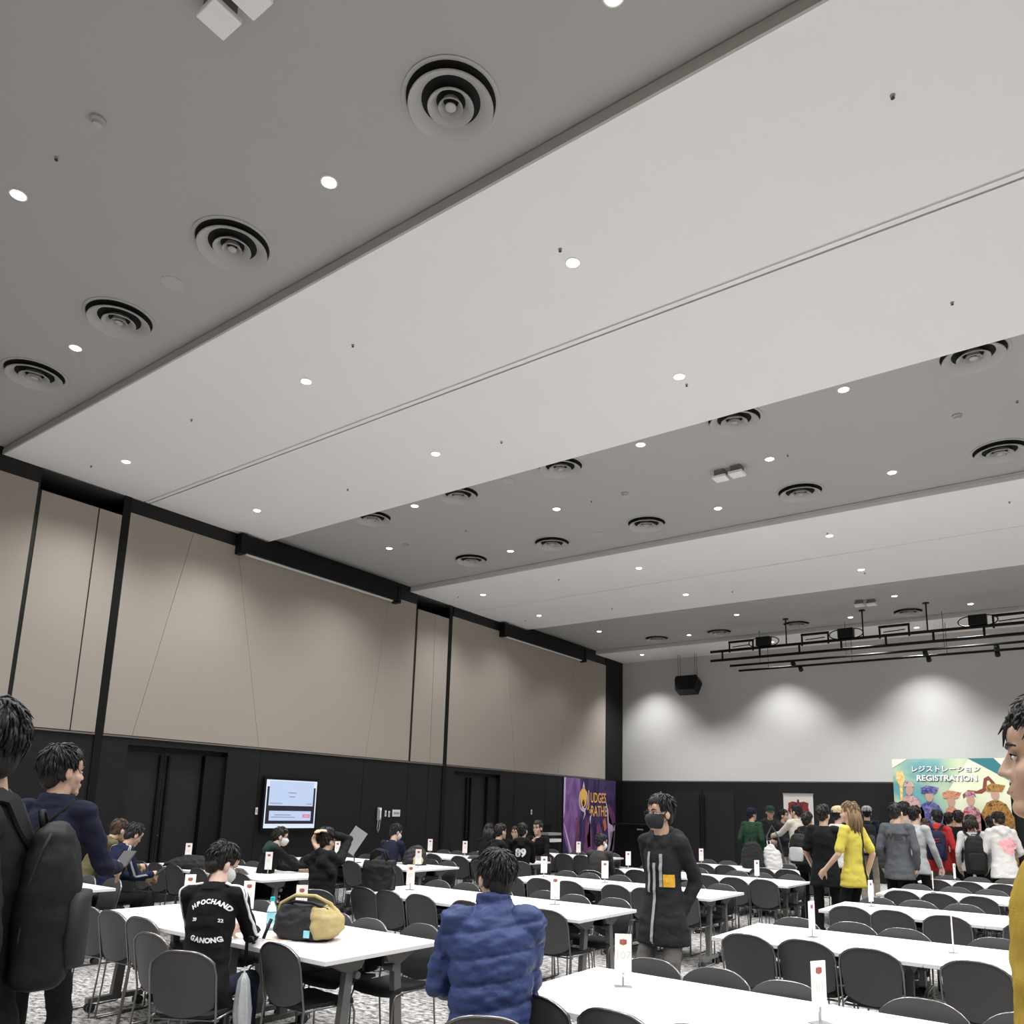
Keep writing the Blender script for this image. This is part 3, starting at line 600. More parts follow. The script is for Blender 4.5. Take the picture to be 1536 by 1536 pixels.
struct('trim_columns', s_().b2((WX-.02, 5.695, 0), (WX+.006, 5.81, CEIL)).b2((WX-.02, 13.43, 0), (WX+.006, 13.545, CEIL)), 'black')
struct('trim_dado_rail', s_().b2((WX-.02, YR, DADO-.03), (WX+.012, 5.69, DADO-.008)).b2((WX-.02, 5.81, DADO-.03), (WX+.012, 13.43, DADO-.008)).b2((WX-.02, 13.545, DADO-.03), (WX+.012, YC, DADO-.008)), 'rail')
jl = s_()
for y in (5.34, 8.60, 11.05, 12.345, 12.98, 16.2, 17.6, 18.2): jl.b2((WX-.016, y-.005, 0), (WX-.012, y+.005, DADO-.03))
struct('trim_panel_joints', jl, 'black')
for nm, a, b, s0 in (('door_1', 6.22, 7.95, 6.90), ('door_2', 13.86, 15.60, 14.53)):
    t = thing(nm, None, None); del_ = t; t['kind'] = 'structure'
    for y0, y1 in ((a+.02, s0-.004), (s0+.004, 2*s0-a-.02)): obj('door_leaf', MB().b2((WX-.20, y0, .01), (WX-.15, y1, 2.30)), 'door_leaf', t)
    for yy in (s0-.07, s0+.07): obj('door_handle', MB().b2((WX-.145, yy-.018, .55), (WX-.105, yy+.018, 2.26)).b2((WX-.15, yy-.01, .7), (WX-.12, yy+.01, .73)).b2((WX-.15, yy-.01, 2.1), (WX-.12, yy+.01, 2.13)), 'black', t)
    obj('door_lock', MB().tube([(WX-.15, s0+.02, 1.02), (WX-.143, s0+.02, 1.02)], .014, 10), 'chrome', t)
    obj('door_head', MB().b2((WX-.28, a-.05, 2.302), (WX-.14, b+.05, 2.42)), 'black_panel', t); obj('door_jamb', MB().b2((WX-.28, 2*s0-a, 0), (WX-.08, b, 2.30)), 'black_panel', t)
# far wall
struct('wall_back', s_().b2((WX-.35, YB, DADO), (XR+.2, YB+.2, GREY)), 'white_wall')
struct('wall_back_dado', s_().b2((WX-.35, YB-.012, 0), (XR+.2, YB+.2, DADO-.004)), 'black_wall')
struct('trim_back_ledge', s_().b2((WX, YB-.02, DADO-.03), (XR, YB+.01, DADO-.015)), 'rail')
struct('wall_left_corner', s_().b2((WX-.02, YC, 0), (WX-.003, YB, GREY)), 'black')
t = thing('door_3', None, None); t['kind'] = 'structure'
for a, b in ((-10.05, -9.16), (-9.12, -8.2)): obj('door_leaf', MB().b2((a, YB-.03, .01), (b, YB-.014, 2.22)), 'door_leaf', t)
obj('door_handle', MB().b2((-9.22, YB-.075, .6), (-9.19, YB-.05, 2.1)).b2((-9.21, YB-.06, .7), (-9.2, YB-.03, .72)), 'black', t)
obj('door_handle', MB().b2((-9.09, YB-.075, .6), (-9.06, YB-.05, 2.1)).b2((-9.08, YB-.06, .7), (-9.07, YB-.03, .72)), 'black', t)
struct('wall_right', s_().b2((XR, YR-.2, 0), (XR+.2, YB+.2, GREY)), 'beige')
struct('wall_rear', s_().b2((WX-.35, YR-.2, 0), (XR+.2, YR, GREY)), 'beige')
# screen boxes on the left wall
def scr(y0, y1, w):
    t = thing('projection_screen_case', 'long black projection screen case high on the %s of the left wall' % w, 'screen case', (WX, (y0+y1)/2, 5.9), group='screen cases on the left wall')
    L = y1-y0; obj('case_body', MB().b2((.004, -L/2, -.06), (.16, L/2, .24)), 'black', t); obj('screen_bar', MB().b2((.05, -L/2+.12, -.085), (.11, L/2-.12, -.062)), 'white_plastic', t)
    for e in (-1, 1): obj('end_cap', MB().b2((.003, e*L/2-.05, -.10), (.175, e*L/2+.05, .26)), 'black', t)
scr(7.74, 11.60, 'nearer part'); scr(15.40, 19.30, 'farther part')

# ------------------------------------------------------------------ ceiling fittings
def ordinal(n): return ['first', 'second', 'third', 'fourth', 'fifth', 'sixth', 'seventh', 'eighth', 'ninth'][n]
proto = {}
def ceil_thing(kind, build, name, cat, label, x, y, z, group):
    if kind not in proto:
        t = thing(name, label, cat, (x, y, z), 0, group); build(t); proto[kind] = t; return t
    return dup(proto[kind], (x, y, z), 0, label, group)
def b_light(t):
    obj('trim_ring', MB().lathe([(.066, 0), (.068, -.003), (.064, -.006), (.056, -.006), (.053, -.002), (.053, 0)], seg=28, caps=False), 'white_plastic', t, 50)
    obj('lamp', MB().lathe([(.053, -.002), (.045, -.009), (.028, -.014), (.002, -.016)], seg=24), 'lamp', t, 180)
def b_vent(t):
    obj('duct', MB().lathe([(.304, -.0015), (.304, -.004), (.001, -.004)], seg=36, caps=False), 'vent_dark', t)  # flat black disc paints the dark seen between the rings
    obj('outer_flange', MB().lathe([(.335, 0), (.335, -.008), (.328, -.011), (.306, -.009), (.302, -.003)], seg=44, caps=False), 'vent', t, 50)
    for r, q in ((.290, .200), (.158, .098), (.084, .050)): obj('cone_ring', MB().lathe([(r-.004, -.052), (r, -.062), (r-.004, -.068), (r-(r-q)*.45, -.052), (q, -.010), (q+.006, -.006), (r-(r-q)*.45+.004, -.044), (r-.004, -.052)], seg=40, caps=False), 'vent', t, 50)
    obj('centre_disc', MB().lathe([(.036, -.050), (.038, -.058), (.034, -.062), (.001, -.064)], seg=24), 'vent', t, 50)
def b_spk(t): obj('grille', MB().lathe([(.105, 0), (.105, -.006), (.095, -.009), (.001, -.009)], seg=28), 'vent', t, 50)
def b_spr(t):
    obj('rosette', MB().lathe([(.018, .003), (.016, -.005), (.008, -.007), (.008, -.020), (.002, -.020)], seg=14), 'p_grey', t, 50); obj('deflector', MB().lathe([(.013, -.020), (.013, -.023), (.002, -.023)], seg=12), 'p_dark', t, 50)
def b_det(t):
    obj('base', MB().lathe([(.055, 0), (.055, -.018), (.045, -.026), (.001, -.026)], seg=20), 'grey_plastic', t, 50); obj('sensor_head', MB().lathe([(.038, -.026), (.034, -.05), (.018, -.058), (.001, -.058)], seg=20), 'vent', t, 50)
def b_proj(t):
    obj('case', MB().b2((-.095, -.095, -.125), (.095, .095, -.085)), 'white_plastic', t, bev=.008); obj('bracket', MB().b2((-.07, -.07, -.088), (.07, .07, 0)), 'rail', t); obj('knob', MB().tube([(-.105, .03, -.05), (-.07, .03, -.05)], .022, 10), 'p_dark', t)
zones = [(.42, 3.98, GREY, 'nearest grey ceiling strip'), (3.98, 8.30, CEIL, 'first white ceiling band'), (8.30, 12.12, GREY, 'middle grey ceiling strip'), (12.12, 16.45, CEIL, 'second white ceiling band'), (16.45, 20.18, GREY, 'far grey ceiling strip'), (20.18, 22, CEIL, 'white band along the far wall')]
LIGHTS = [(-1.87, 3.35), (-4.35, 3.35), (-8.38, 3.35), (-6.52, 2.03), (-10.3, 2.03), (-3.2, 5.05), (-6.67, 5.05), (-10.5, 5.05), (-3.2, 7.21), (-6.67, 7.21), (-10.5, 7.21), (-1.87, 8.63), (-4.38, 8.63), (-8.38, 8.63), (-10.25, 9.94), (-3.13, 9.94), (-6.53, 9.94),
          (-8.4, 11.25), (-4.37, 11.25), (-1.87, 11.25), (-3.18, 13.1), (-6.69, 13.1), (-10.5, 13.1), (-10.5, 15.3), (-6.7, 15.3), (-3.18, 15.3), (-8.43, 16.6), (-4.35, 16.6), (-1.83, 16.6), (-10.34, 17.93), (-6.56, 17.93), (-3.1, 17.98), (-8.45, 19.47), (-4.34, 19.47), (-1.84, 19.47), (-10.55, 20.85), (-6.68, 20.85), (-3.15, 20.85)]
VENTS = [(-3.11, 3.34), (-5.57, 3.34), (-7.45, 3.34), (-9.31, 3.34), (-.61, 8.61), (-3.12, 8.61), (-5.61, 8.61), (-7.46, 8.61), (-9.32, 8.61), (-.6, 11.24), (-3.11, 11.24), (-5.6, 11.24), (-7.47, 11.24), (-9.33, 11.24), (-5.62, 19.5), (-7.6, 19.45), (-3.1, 19.5), (-9.37, 19.4), (-3.13, 16.62), (-5.6, 16.62), (-7.5, 16.62)]
SPR = [(-.66, 4.85), (-3.2, 4.85), (-5.7, 4.85), (-8.58, 4.85), (-11.07, 4.85), (-.65, 7.4), (-3.2, 7.4), (-5.72, 7.4), (-8.58, 7.4), (-5.87, 2.03), (-2.89, 9.94), (-.32, 9.94), (-5.89, 9.94), (-8.4, 9.94), (-.63, 12.95), (-3.18, 12.95), (-8.42, 12.95), (-11.08, 12.95), (-3.17, 15.55), (-5.77, 15.55), (-8.63, 15.55), (-11.09, 15.55), (-9.91, 17.23)]
DET = [(-5.27, 2.04), (-.92, 9.94), (-5.31, 9.94), (-9.83, 9.94)]; SPK = [(-6.5, 3.34), (-6.53, 8.64), (-6.55, 11.28)]
PRJ = [(-3.82, 2.05), (-3.56, 2.08), (-3.82, 9.96), (-3.58, 9.94), (-3.82, 18.02), (-3.58, 18.06)]
def series(kind, pts, build, name, cat, what, group):
    for a, b, z, zn in zones:
        zz = [p for p in pts if a <= p[1] < b]; rows = sorted(set(round(p[1]/.6) for p in zz))
        rows = []
        for p in sorted(zz, key=lambda q: q[1]):
            if not rows or p[1]-rows[-1][-1][1] > .5: rows.append([p])
            else: rows[-1].append(p)
        rn = {1: [''], 2: [', front row', ', rear row'], 3: [', front row', ', middle row', ', rear row']}.get(len(rows), [', row '+ordinal(i) for i in range(9)])
        for i, r in enumerate(rows):
            r.sort()
            for k, (x, y) in enumerate(r):
                pos = '' if len(r) == 1 else ', %s from left wall' % (ordinal(k) if k else 'nearest')
                if len(r) > 1 and k == 0: pos = ', nearest the left wall'
                ceil_thing(kind, build, name, cat, '%s in %s%s%s' % (what, zn, rn[i], pos), x, y, z, group)
series('light', LIGHTS, b_light, 'downlight', 'ceiling light', 'lit downlight', 'recessed downlights')
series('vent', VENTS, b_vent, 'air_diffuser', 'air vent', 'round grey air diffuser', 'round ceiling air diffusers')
series('spk', SPK, b_spk, 'ceiling_speaker', 'speaker', 'flat round speaker grille', 'flush ceiling speakers')
series('spr', SPR, b_spr, 'sprinkler_head', 'sprinkler', 'tiny dark sprinkler', 'ceiling sprinklers')
series('det', DET, b_det, 'smoke_detector', 'smoke detector', 'small grey smoke detector', 'ceiling smoke detectors')
series('prj', PRJ, b_proj, 'ceiling_sensor_box', 'ceiling box', 'square white box', 'white boxes hanging under the ceiling')

# ------------------------------------------------------------------ lighting bars near the far wall
def pipe(nm, label, x0, y, z):
    return tag(obj(nm, MB().tube([(x0, y, z), (3.5, y, z)], .035, 10), 'black', None, 180), label, 'lighting bar')
t = thing('lighting_bridge', 'black ladder-shaped lighting bridge hanging from the far grey ceiling strip', 'lighting bridge', (-2, 18.9, 5.42))
for z in (.23, 0): obj('rail', MB().tube([(-5.62, 0, z), (5.5, 0, z)], .035, 10), 'black', t, 180)
for k in range(9): obj('rung', MB().tube([(-5.31+.955*k, 0, .23), (-5.31+.955*k, 0, 0)], .025, 8), 'black', t, 180)
for k, x in enumerate((-3.7, -1.96, -.64)): obj('hanger_rod', MB().tube([(x, 0, .88), (x, 0, .23)], .016, 8).lathe([(.07, .86), (.07, .88)], (x, 0, 0), 14), 'black', t)
for k, (x, w) in enumerate(((-6.82, .28), (-5.03, .28), (-3.31, .28), (-1.02, .36))):
    q = thing('strip_light', 'black open-framed strip light on lighting bridge, %s' % ('leftmost', 'second from left', 'third from left', 'rightmost')[k], 'stage light', (x, 18.9, 5.65), group='strip lights on the lighting bridge')
    f = MB(); a = w+.02
    for p0, p1 in (((-a, 0, -.06), (-a, 0, .2)), ((a, 0, .2), (a, 0, -.06))): f.tube([p0, p1], .022, 6)
    obj('yoke', f, 'black', q); obj('top_bar', MB().b2((-a-.02, -.03, .18), (a+.02, .03, .23)), 'black', q); obj('lamp_row', MB().tube([(-w*.8, 0, .08), (w*.8, 0, .10)], .012, 6), 'p_dark', q)
for k, x in enumerate((-6.25, -4.33, -1.68)):
    q = thing('junction_box', 'black junction box with cable loops on lighting bridge, %s' % ('left', 'middle', 'right')[k], 'junction box', (x, 18.9, 5.68), group='junction boxes on the lighting bridge')
    obj('box', MB().b2((-.17, -.1, .0), (.17, .1, .22)), 'black', q, bev=.01)
    for sd in (-1, 1): obj('cable_loop', MB().tube([(sd*(.15+.22*math.sin(a)), 0, .10-.11*math.cos(a)) for a in [PI*i/10 for i in range(11)]], .012, 6), 'black', q, 180)
for nm, y, x0 in (('nearer', 19.78, -7.45), ('farther', 20.57, -7.5)):
    q = thing('lighting_pipe', 'thin black pipe behind the lighting bridge, %s of the two' % nm, 'lighting bar', (x0, y, 5.42))
    obj('pipe', MB().tube([(0, 0, 0), (9, 0, 0)], .03, 10), 'black', q, 180)
    for x in (.8, 2.9, 5.0): obj('hanging_wire', MB().tube([(x, 0, 0), (x, 0, .86 if y < 20.18 else .77)], .006, 5), 'black', q)
    for x in (1.62, 4.6, 6.0):  # added heads with glowing discs, standing in for glints on the pipes
        sp = obj('spot_head', MB().tube([(x, 0, -.03), (x, .10, -.10)], [.05, .06], 12), 'black', q, 180)
        obj('spot_lens', MB().tube([(x, .101, -.1007), (x, .104, -.103)], .045, 12), 'lamp', sp)
q = thing('hanging_loudspeaker', 'black box loudspeaker hanging on wires before the far wall', 'loudspeaker', (-9.33, 21.2, 5.32))
obj('cabinet', MB().prism([(-.36, .14), (-.30, -.22), (.28, -.22), (.36, .10), (.30, .22), (-.33, .22)], (0, 0, 0), (1, 0, 0), (0, .35, 1), (0, 1, -.35), .34), 'black', q)
for x in (-.28, .24):
    for y in (0.05, .2): obj('hanging_wire', MB().tube([(x, y+.07, .2), (x, y+.07, .865)], .006, 5), 'p_dark', q)

# ------------------------------------------------------------------ things on the walls
t = thing('wall_screen', 'lit wall screen showing pale blue program windows on the black left wall', 'screen', (WX+.06, 9.28, 1.55))
obj('bezel', MB().b2((-.05, -.60, -.47), (0, .60, .47)), 'black', t)
def em(nm, c, st): return mat(nm, (.01, .01, .012), .4, emit=c, estr=st)
S1, S2, S3, S4 = em('screen_pale', (.58, .70, .95), .92), em('screen_dark', (.012, .012, .03), .6), em('screen_pink', (.85, .22, .42), .9), em('screen_white', (.78, .87, 1.0), .95)
def sc(nm, y0, z0, y1, z1, m, x): return obj(nm, MB().b2((x-.001, y0, z0), (x, y1, z1)), m, t)
sc('display', -.56, -.42, .56, .42, S2, .002); sc('window', -.56, .30, .56, .42, S4, .004); sc('window', -.56, -.42, .56, -.345, S4, .004); sc('window', -.56, -.42, -.535, .42, S4, .004); sc('window', .535, -.42, .56, .42, S4, .004)
sc('window', -.49, -.03, .49, .40, S1, .005); sc('window', -.46, -.29, .46, -.12, S1, .005); sc('button', .27, -.235, .44, -.175, S3, .007)
for a, b, c in ((-.08, .10, .20), (-.06, .08, .13), (-.46, -.2, .01), (.34, .46, .01), (-.42, .1, -.23), (-.35, 0, -.19), (.30, .41, -.206)): sc('text_line', a, c-.004, b, c+.004, S2 if c != -.206 else S4, .008)
t = thing('wall_telephone', 'white wall telephone with hanging cord beside the switch plates', 'telephone', (WX, 11.52, 1.40))
obj('cradle', MB().b2((0, -.04, -.13), (.035, .055, .13)), 'grey_plastic', t, bev=.008); obj('handset', MB().tube([(.05, .0, -.11), (.06, .0, -.06), (.06, 0, .06), (.05, 0, .11)], [.03, .02, .02, .03], 8), 'white_plastic', t, 180)
obj('cord', MB().tube([(.04, -.03, -.12), (.04, -.05, -.28), (.04, -.02, -.36), (.04, .01, -.28), (.04, .02, -.12)], .008, 6), 'grey_plastic', t, 180)
t = thing('switch_panel', 'square white switch panel right of the wall telephone', 'switch', (WX, 12.02, 1.42)); obj('plate', MB().b2((0, -.11, -.07), (.02, .11, .07)), 'white_plastic', t, bev=.004); obj('rocker', MB().b2((.02, -.08, -.02), (.026, .08, .02)), 'grey_plastic', t)
for y, z, l in ((11.72, 1.41, 'narrow white switch just right of the wall telephone'), (11.82, 1.40, 'narrow grey switch left of the square switch panel'), (8.60, 1.42, 'small white switch left of the lit wall screen'), (16.95, 1.50, 'small pale switch near the far end of left wall')):
    t = thing('light_switch', l, 'switch', (WX, y, z)); obj('plate', MB().b2((0, -.02, -.06), (.012, .02, .06)), 'white_plastic', t); obj('rocker', MB().b2((.012, -.01, -.03), (.016, .01, .03)), 'grey_plastic', t)
t = thing('wall_shelf_unit', 'low white shelf tray stack against the left wall near purple banner', 'shelf', (WX+.3, 17.4, .0))
obj('stand', MB().b2((-.2, -.25, 0), (.1, .25, .72)), 'black', t); obj('tray', MB().b2((-.2, -.3, .76), (.15, .3, .84)), 'white_plastic', t); obj('tray', MB().b2((-.2, -.3, .93), (.15, .3, .99)), 'grey_plastic', t); obj('post', MB().b2((-.2, -.28, .7), (-.15, .28, 1.2)), 'black', t)
t = thing('lectern_cabinet', 'plain black upright cabinet standing in the far left corner', 'cabinet', (-10.9, 21.3, 0)); obj('body', MB().b2((-.62, -.3, 0), (.62, .3, 1.18)), 'black', t); obj('top_board', MB().b2((-.66, -.34, 1.18), (.66, .34, 1.23)), 'black_panel', t); obj('name_plate', MB().b2((.1, -.306, 1.06), (.3, -.301, 1.10)), 'grey_plastic', t)

# purple banner on left wall
t = thing('judges_banner', 'tall purple banner reading JUDGES OF RATHE hanging on the left wall', 'banner', (WX+.012, 19.93, 1.33))
U, Wd, Nn = (0, 1, 0), (0, 0, 1), (1, 0, 0)
art1 = art_mat('art_purple', [(.30, (.012, .01, .03)), (.45, (.03, .02, .07)), (.55, (.08, .04, .14)), (.66, (.025, .02, .06)), (.8, (.13, .08, .22))], (1, 1.6, .5), 1.2)
obj('cloth', MB().b2((-.01, -1.47, -1.17), (0, 1.47, 1.14)), art1, t)
def ban(nm, mb, m, off=.003, dz=0, dy=0): return obj(nm, place2d(mb, (0, dy, dz), U, Wd, Nn, off), m, t)
pur = art_mat('art_violet', [(.3, (.14, .055, .19)), (.5, (.24, .13, .33)), (.7, (.07, .03, .12))], (1, 1.5, .8), 1.); plum = art_mat('art_plum', [(.3, (.06, .02, .06)), (.6, (.22, .07, .15)), (.8, (.04, .02, .07))], (1, 3, 1), 2.); lil = mat('art_lilac', (.55, .45, .62), .6)
ban('violet_field', poly2([(-1.45, 1.13), (-.62, 1.13), (-.55, .3), (-.70, -.5), (-1.05, -1.15), (-1.45, -.4)]), pur, .002)
for pts, m_ in (([(-1.46, 1.13), (-1.36, 1.13), (-1.40, .2), (-1.46, 0)], lil), ([(-1.46, -.1), (-1.40, -.15), (-.85, -1.16), (-.98, -1.16)], lil), ([(-.82, .02), (-.70, .10), (-.62, -.2), (-.66, -1.16), (-1.0, -1.16), (-.82, -.5)], plum), ([(-.30, .0), (-.1, .08), (.05, -.3), (.12, -1.16), (-.42, -1.16), (-.32, -.6)], plum), ([(.32, -.2), (.5, -.05), (.66, -.4), (.72, -1.16), (.2, -1.16)], plum), ([(.86, .55), (.95, .1), (1.05, -.6), (.9, -1.16), (1.3, -1.16), (1.42, -.4), (1.0, .3)], lil), ([(1.0, .48), (1.25, .30), (1.40, .1), (1.35, -.2), (1.05, -.1)], plum), ([(-.05, .1), (.02, .1), (-.05, -.45), (-.13, -.4)], lil), ([(.70, -.05), (.85, .06), (.92, -.25), (.8, -.35)], mat('art_orange', (.55, .15, .07), .6)), ([(-.2, -.45), (-.02, -.35), (.0, -.75), (-.15, -.8)], mat('art_orange2', (.5, .16, .09), .6)), ([(1.42, -.1), (1.46, -.1), (1.3, -.8), (1.05, -1.16), (1.0, -1.16)], lil)):
    ban('painted_shape', poly2(pts), m_, .0045)
gold = M['p_gold']
em_ = MB()
em_.add(poly2([(.20*math.cos(a)*(1 if math.sin(a) > 0 else .9), .27*math.sin(a)) for a in [2*PI*k/28 for k in range(28)]]).v, [tuple(range(28))])
ban('emblem', em_, gold, .007, .60, -.42)
ban('emblem_crest', poly2([(-.07, .25), (0, .46), (.07, .25), (0, .29)]), lil, .0085, .60, -.42)
ban('emblem_slit', poly2([(-.10, -.02), (-.05, -.13), (-.02, -.05), (.02, -.05), (.05, -.13), (.10, -.02), (.04, -.24), (-.04, -.24)]), 'p_dark', .009, .60, -.42)
for sg in (-1, 1): ban('emblem_ring', poly2([(sg*(.20*math.cos(a)), .30*math.sin(a)-.02) for a in [R_(-88+k*12) for k in range(12)]]+[(sg*(.245*math.cos(a)), .34*math.sin(a)-.02) for a in [R_(44-k*12) for k in range(12)]]), lil, .006, .57, -.42)
ban('emblem_tail', poly2([(-.10, -.24), (.10, -.30), (.12, -.45), (.0, -.62), (.05, -.42), (-.08, -.36)]), lil, .0085, .60, -.42)
for txt, sz, z, y in (('J', .50, .58, -.13), ('UDGES', .36, .60, .42), ('OF', .13, .22, -.04), ('RATHE', .38, .22, .46)):
    mb = textmb(txt, sz, .004); mb.v = [(v[0]*.80, v[1]*(1.12 if len(txt) > 1 else 1.2), 0) for v in mb.v]; ban('lettering', mb, gold, .007, z, y)

# registration banner
t = thing('registration_banner', 'large painted banner reading REGISTRATION in Japanese and English', 'banner', (-2.77, YB-.42, 1.58))
U, Wd, Nn = (1, 0, 0), (0, 0, 1), (0, -1, 0)
obj('cloth', MB().b2((-1.22, 0, -1.25), (1.22, .02, 1.47)), art_mat('art_sky', [(.25, (.06, .20, .24)), (.42, (.14, .34, .36)), (.52, (.42, .54, .36)), (.66, (.68, .68, .46)), (.8, (.72, .72, .52))], (.55, 1, .55), .6), t)
for x in (-1.1, 1.1): obj('support_pole', MB().tube([(x, .06, -1.58), (x, .06, 1.45)], .018, 8), 'table_metal', t); obj('support_foot', MB().b2((x-.03, -.2, -1.58), (x+.03, .35, -1.55)), 'table_metal', t)
def ban2(nm, mb, m, off=.003, dz=0, dx=0): return obj(nm, place2d(mb, (dx, 0, dz), U, Wd, Nn, off), m, t)
cream = mat('art_cream', (.74, .74, .60), .6); teal2 = mat('art_teal', (.03, .17, .19), .6)
ban2('painted_shape', poly2([(.45, 1.47), (1.22, .95), (1.22, 0), (.2, -.3), (-.1, .6)]), art_mat('art_haze', [(.3, (.60, .66, .42)), (.6, (.74, .75, .58))], (1, 1, 1), .5), .003)
ban2('painted_shape', poly2([(.42, 1.47), (.95, 1.47), (1.22, 1.15), (1.22, .97)]), teal2, .005); ban2('painted_shape', poly2([(.95, 1.47), (1.22, 1.47), (1.22, 1.15)]), cream, .006); ban2('painted_shape', poly2([(-1.22, 1.47), (-.88, 1.47), (-1.22, 1.25)]), cream, .006)
# generic painted figures along the lower half
def fig(x, z, w, c1, c2, c3, hat):
    a = art_mat('art_fig', [(.35, c1), (.5, c2), (.65, c3)], (9, 9, 9), 1.5)
    ban2('painted_figure', poly2([(x-w, -1.2), (x-w*.95, z-.55), (x-w*.55, z-.28), (x-w*.2, z-.22), (x+w*.2, z-.22), (x+w*.6, z-.30), (x+w, z-.6), (x+w*1.05, -1.2)]), a, .007)
    ban2('painted_head', poly2([(x+.085*math.cos(q), z-.09+.125*math.sin(q)) for q in [2*PI*k/18 for k in range(18)]]), mat('art_face', (.48, .29, .23), .6), .009)
    ban2('painted_hat', poly2(hat and [(x-.16, z-.02), (x-.18, z+.10), (x-.05, z+.17), (x+.08, z+.15), (x+.22, z+.12), (x+.14, z-.02)] or [(x-.12, z+.0), (x-.08, z+.12), (x+.08, z+.12), (x+.12, z+.0)]), a, .011)
fig(-.87, .80, .30, (.50, .30, .28), (.62, .40, .34), (.20, .12, .30), 0); fig(-.44, .66, .32, (.03, .04, .14), (.08, .10, .30), (.30, .20, .34), 1); fig(.02, .55, .22, (.45, .14, .07), (.55, .30, .18), (.35, .05, .06), 1); fig(.42, .58, .26, (.40, .03, .06), (.55, .35, .36), (.20, .05, .10), 0); fig(.92, .72, .34, (.16, .06, .03), (.45, .24, .05), (.09, .03, .03), 1)
ban2('painted_staff', poly2([(-1.08, .0), (-1.03, .0), (-1.01, .82), (-.94, .98), (-1.0, 1.18), (-1.13, 1.16), (-1.16, .98), (-1.08, .82)]), art_mat('art_staff', [(.4, (.62, .42, .12)), (.6, (.75, .6, .3))], (14, 14, 14), 1), .008)
ban2('painted_ribbon', poly2([(.26, .62), (.38, .73), (.56, .71), (.68, .77), (.72, 1.0), (.82, 1.06), (.94, .9), (.97, .65), (.92, .65), (.88, .85), (.82, .96), (.78, .94), (.76, .73), (.66, .65), (.46, .65), (.36, .65), (.28, .52)]), mat('art_ribbon', (.20, .05, .035), .6), .006)
tx = textmb('レジストレーション', .165, .005); ban2('lettering_shadow', tx, 'p_dark', .008, 1.205, -.06); ban2('lettering', textmb('レジストレーション', .165, .003), 'p_white', .011, 1.215, -.07)
ban2('lettering_shadow', textmb('REGISTRATION', .188, .008), 'p_dark', .008, .99, -.04); ban2('lettering', textmb('REGISTRATION', .188, .005), 'p_white', .011, 1.0, -.05)
# roll-up banner
t = thing('rollup_banner', 'narrow white roll-up banner with red crest behind the queue', 'banner', (-5.95, 20.2, 0))
obj('panel', MB().b2((-.36, 0, .08), (.36, .008, 2.13)), 'card', t); obj('top_rail', MB().b2((-.37, -.01, 2.12), (.37, .018, 2.15)), 'grey_plastic', t); obj('base_case', MB().b2((-.40, -.09, 0), (.40, .09, .08)), 'grey_plastic', t)
crest = [(-.24, .13), (-.14, .17), (-.03, .15), (-.02, .22), (.02, .22), (.03, .15), (.14, .17), (.25, .13), (.24, .02), (.26, -.06), (.20, -.15), (.08, -.17), (0, -.22), (-.08, -.17), (-.20, -.15), (-.26, -.06), (-.24, .02)]
obj('crest', place2d(poly2(crest), (0, 0, 1.78), (1, 0, 0), (0, 0, 1), (0, -1, 0), .003), art_mat('crest_red', [(.40, (.02, .01, .01)), (.5, (.45, .05, .04)), (.6, (.03, .01, .01)), (.7, (.5, .07, .05))], (22, 22, 22), 1), t)
# ------------------------------------------------------------------ tables
import mathutils
CR = [(0.80784963, 0.58869704, 0.02854435), (-0.08667131, 0.16656116, -0.98221457), (-0.58298119, 0.7910077, 0.18557951)]
def px(p):
    q = V((p[0], p[1], p[2]-H)); c = [sum(a*b for a, b in zip(r, q)) for r in CR]
    return (c[0]/c[2]*1180.03+768, c[1]/c[2]*1180.03+987.3) if c[2] > .1 else (-9e3, 0)
ROWY = [(3.21, 4.20), (5.78, 6.81), (8.22, 9.24), (10.52, 11.52), (12.82, 13.80)]
TL = 1.40
XR0 = [-2.42, -2.37, -2.27, -2.23, -2.20]; XM1 = [-3.62, -3.50, -3.37, -3.26, -3.25]; XL1 = [-7.85, -7.68, -7.66, -7.55, -7.38]
def make_table(label, loc, rz, dep, group):
    t = thing('folding_table', label, 'table', loc, rz, group)
    obj('tabletop', MB().b2((-TL/2+.002, -dep/2+.001, .692), (TL/2-.002, dep/2-.001, .72)), 'tabletop', t, bev=.003)
    obj('apron', MB().b2((-TL/2+.12, dep/2-.10, .60), (TL/2-.12, dep/2-.08, .69)), 'black', t)
    for sd in (-1, 1):
        x = sd*(TL/2-.13)
        l = obj('leg', MB().prism([(-.035, .10), (.035, .10), (.075, .66), (.02, .66)], (x-.022, 0, 0), (0, 1, 0), (0, 0, 1), (1, 0, 0), .044), 'table_metal', t)
        obj('bracket', MB().prism([(-.17, .692), (.14, .692), (.10, .62), (.0, .60), (-.13, .66)], (x-.03, .03, 0), (0, 1, 0), (0, 0, 1), (1, 0, 0), .06).tube([(x-.045, .09, .585), (x+.045, .09, .585)], .022, 10), 'table_metal', l)
        f = obj('foot', MB().b2((x-.025, -.22, .065), (x+.025, .22, .105)), 'table_metal', t, bev=.006)
        for yy in (-.19, .19):
            obj('caster', MB().tube([(x-.03, yy, .032), (x-.008, yy, .032)], .032, 12).tube([(x+.008, yy, .032), (x+.03, yy, .032)], .032, 12).b2((x-.012, yy-.012, .03), (x+.012, yy+.012, .07)), 'caster', f)
    return t
tproto = None
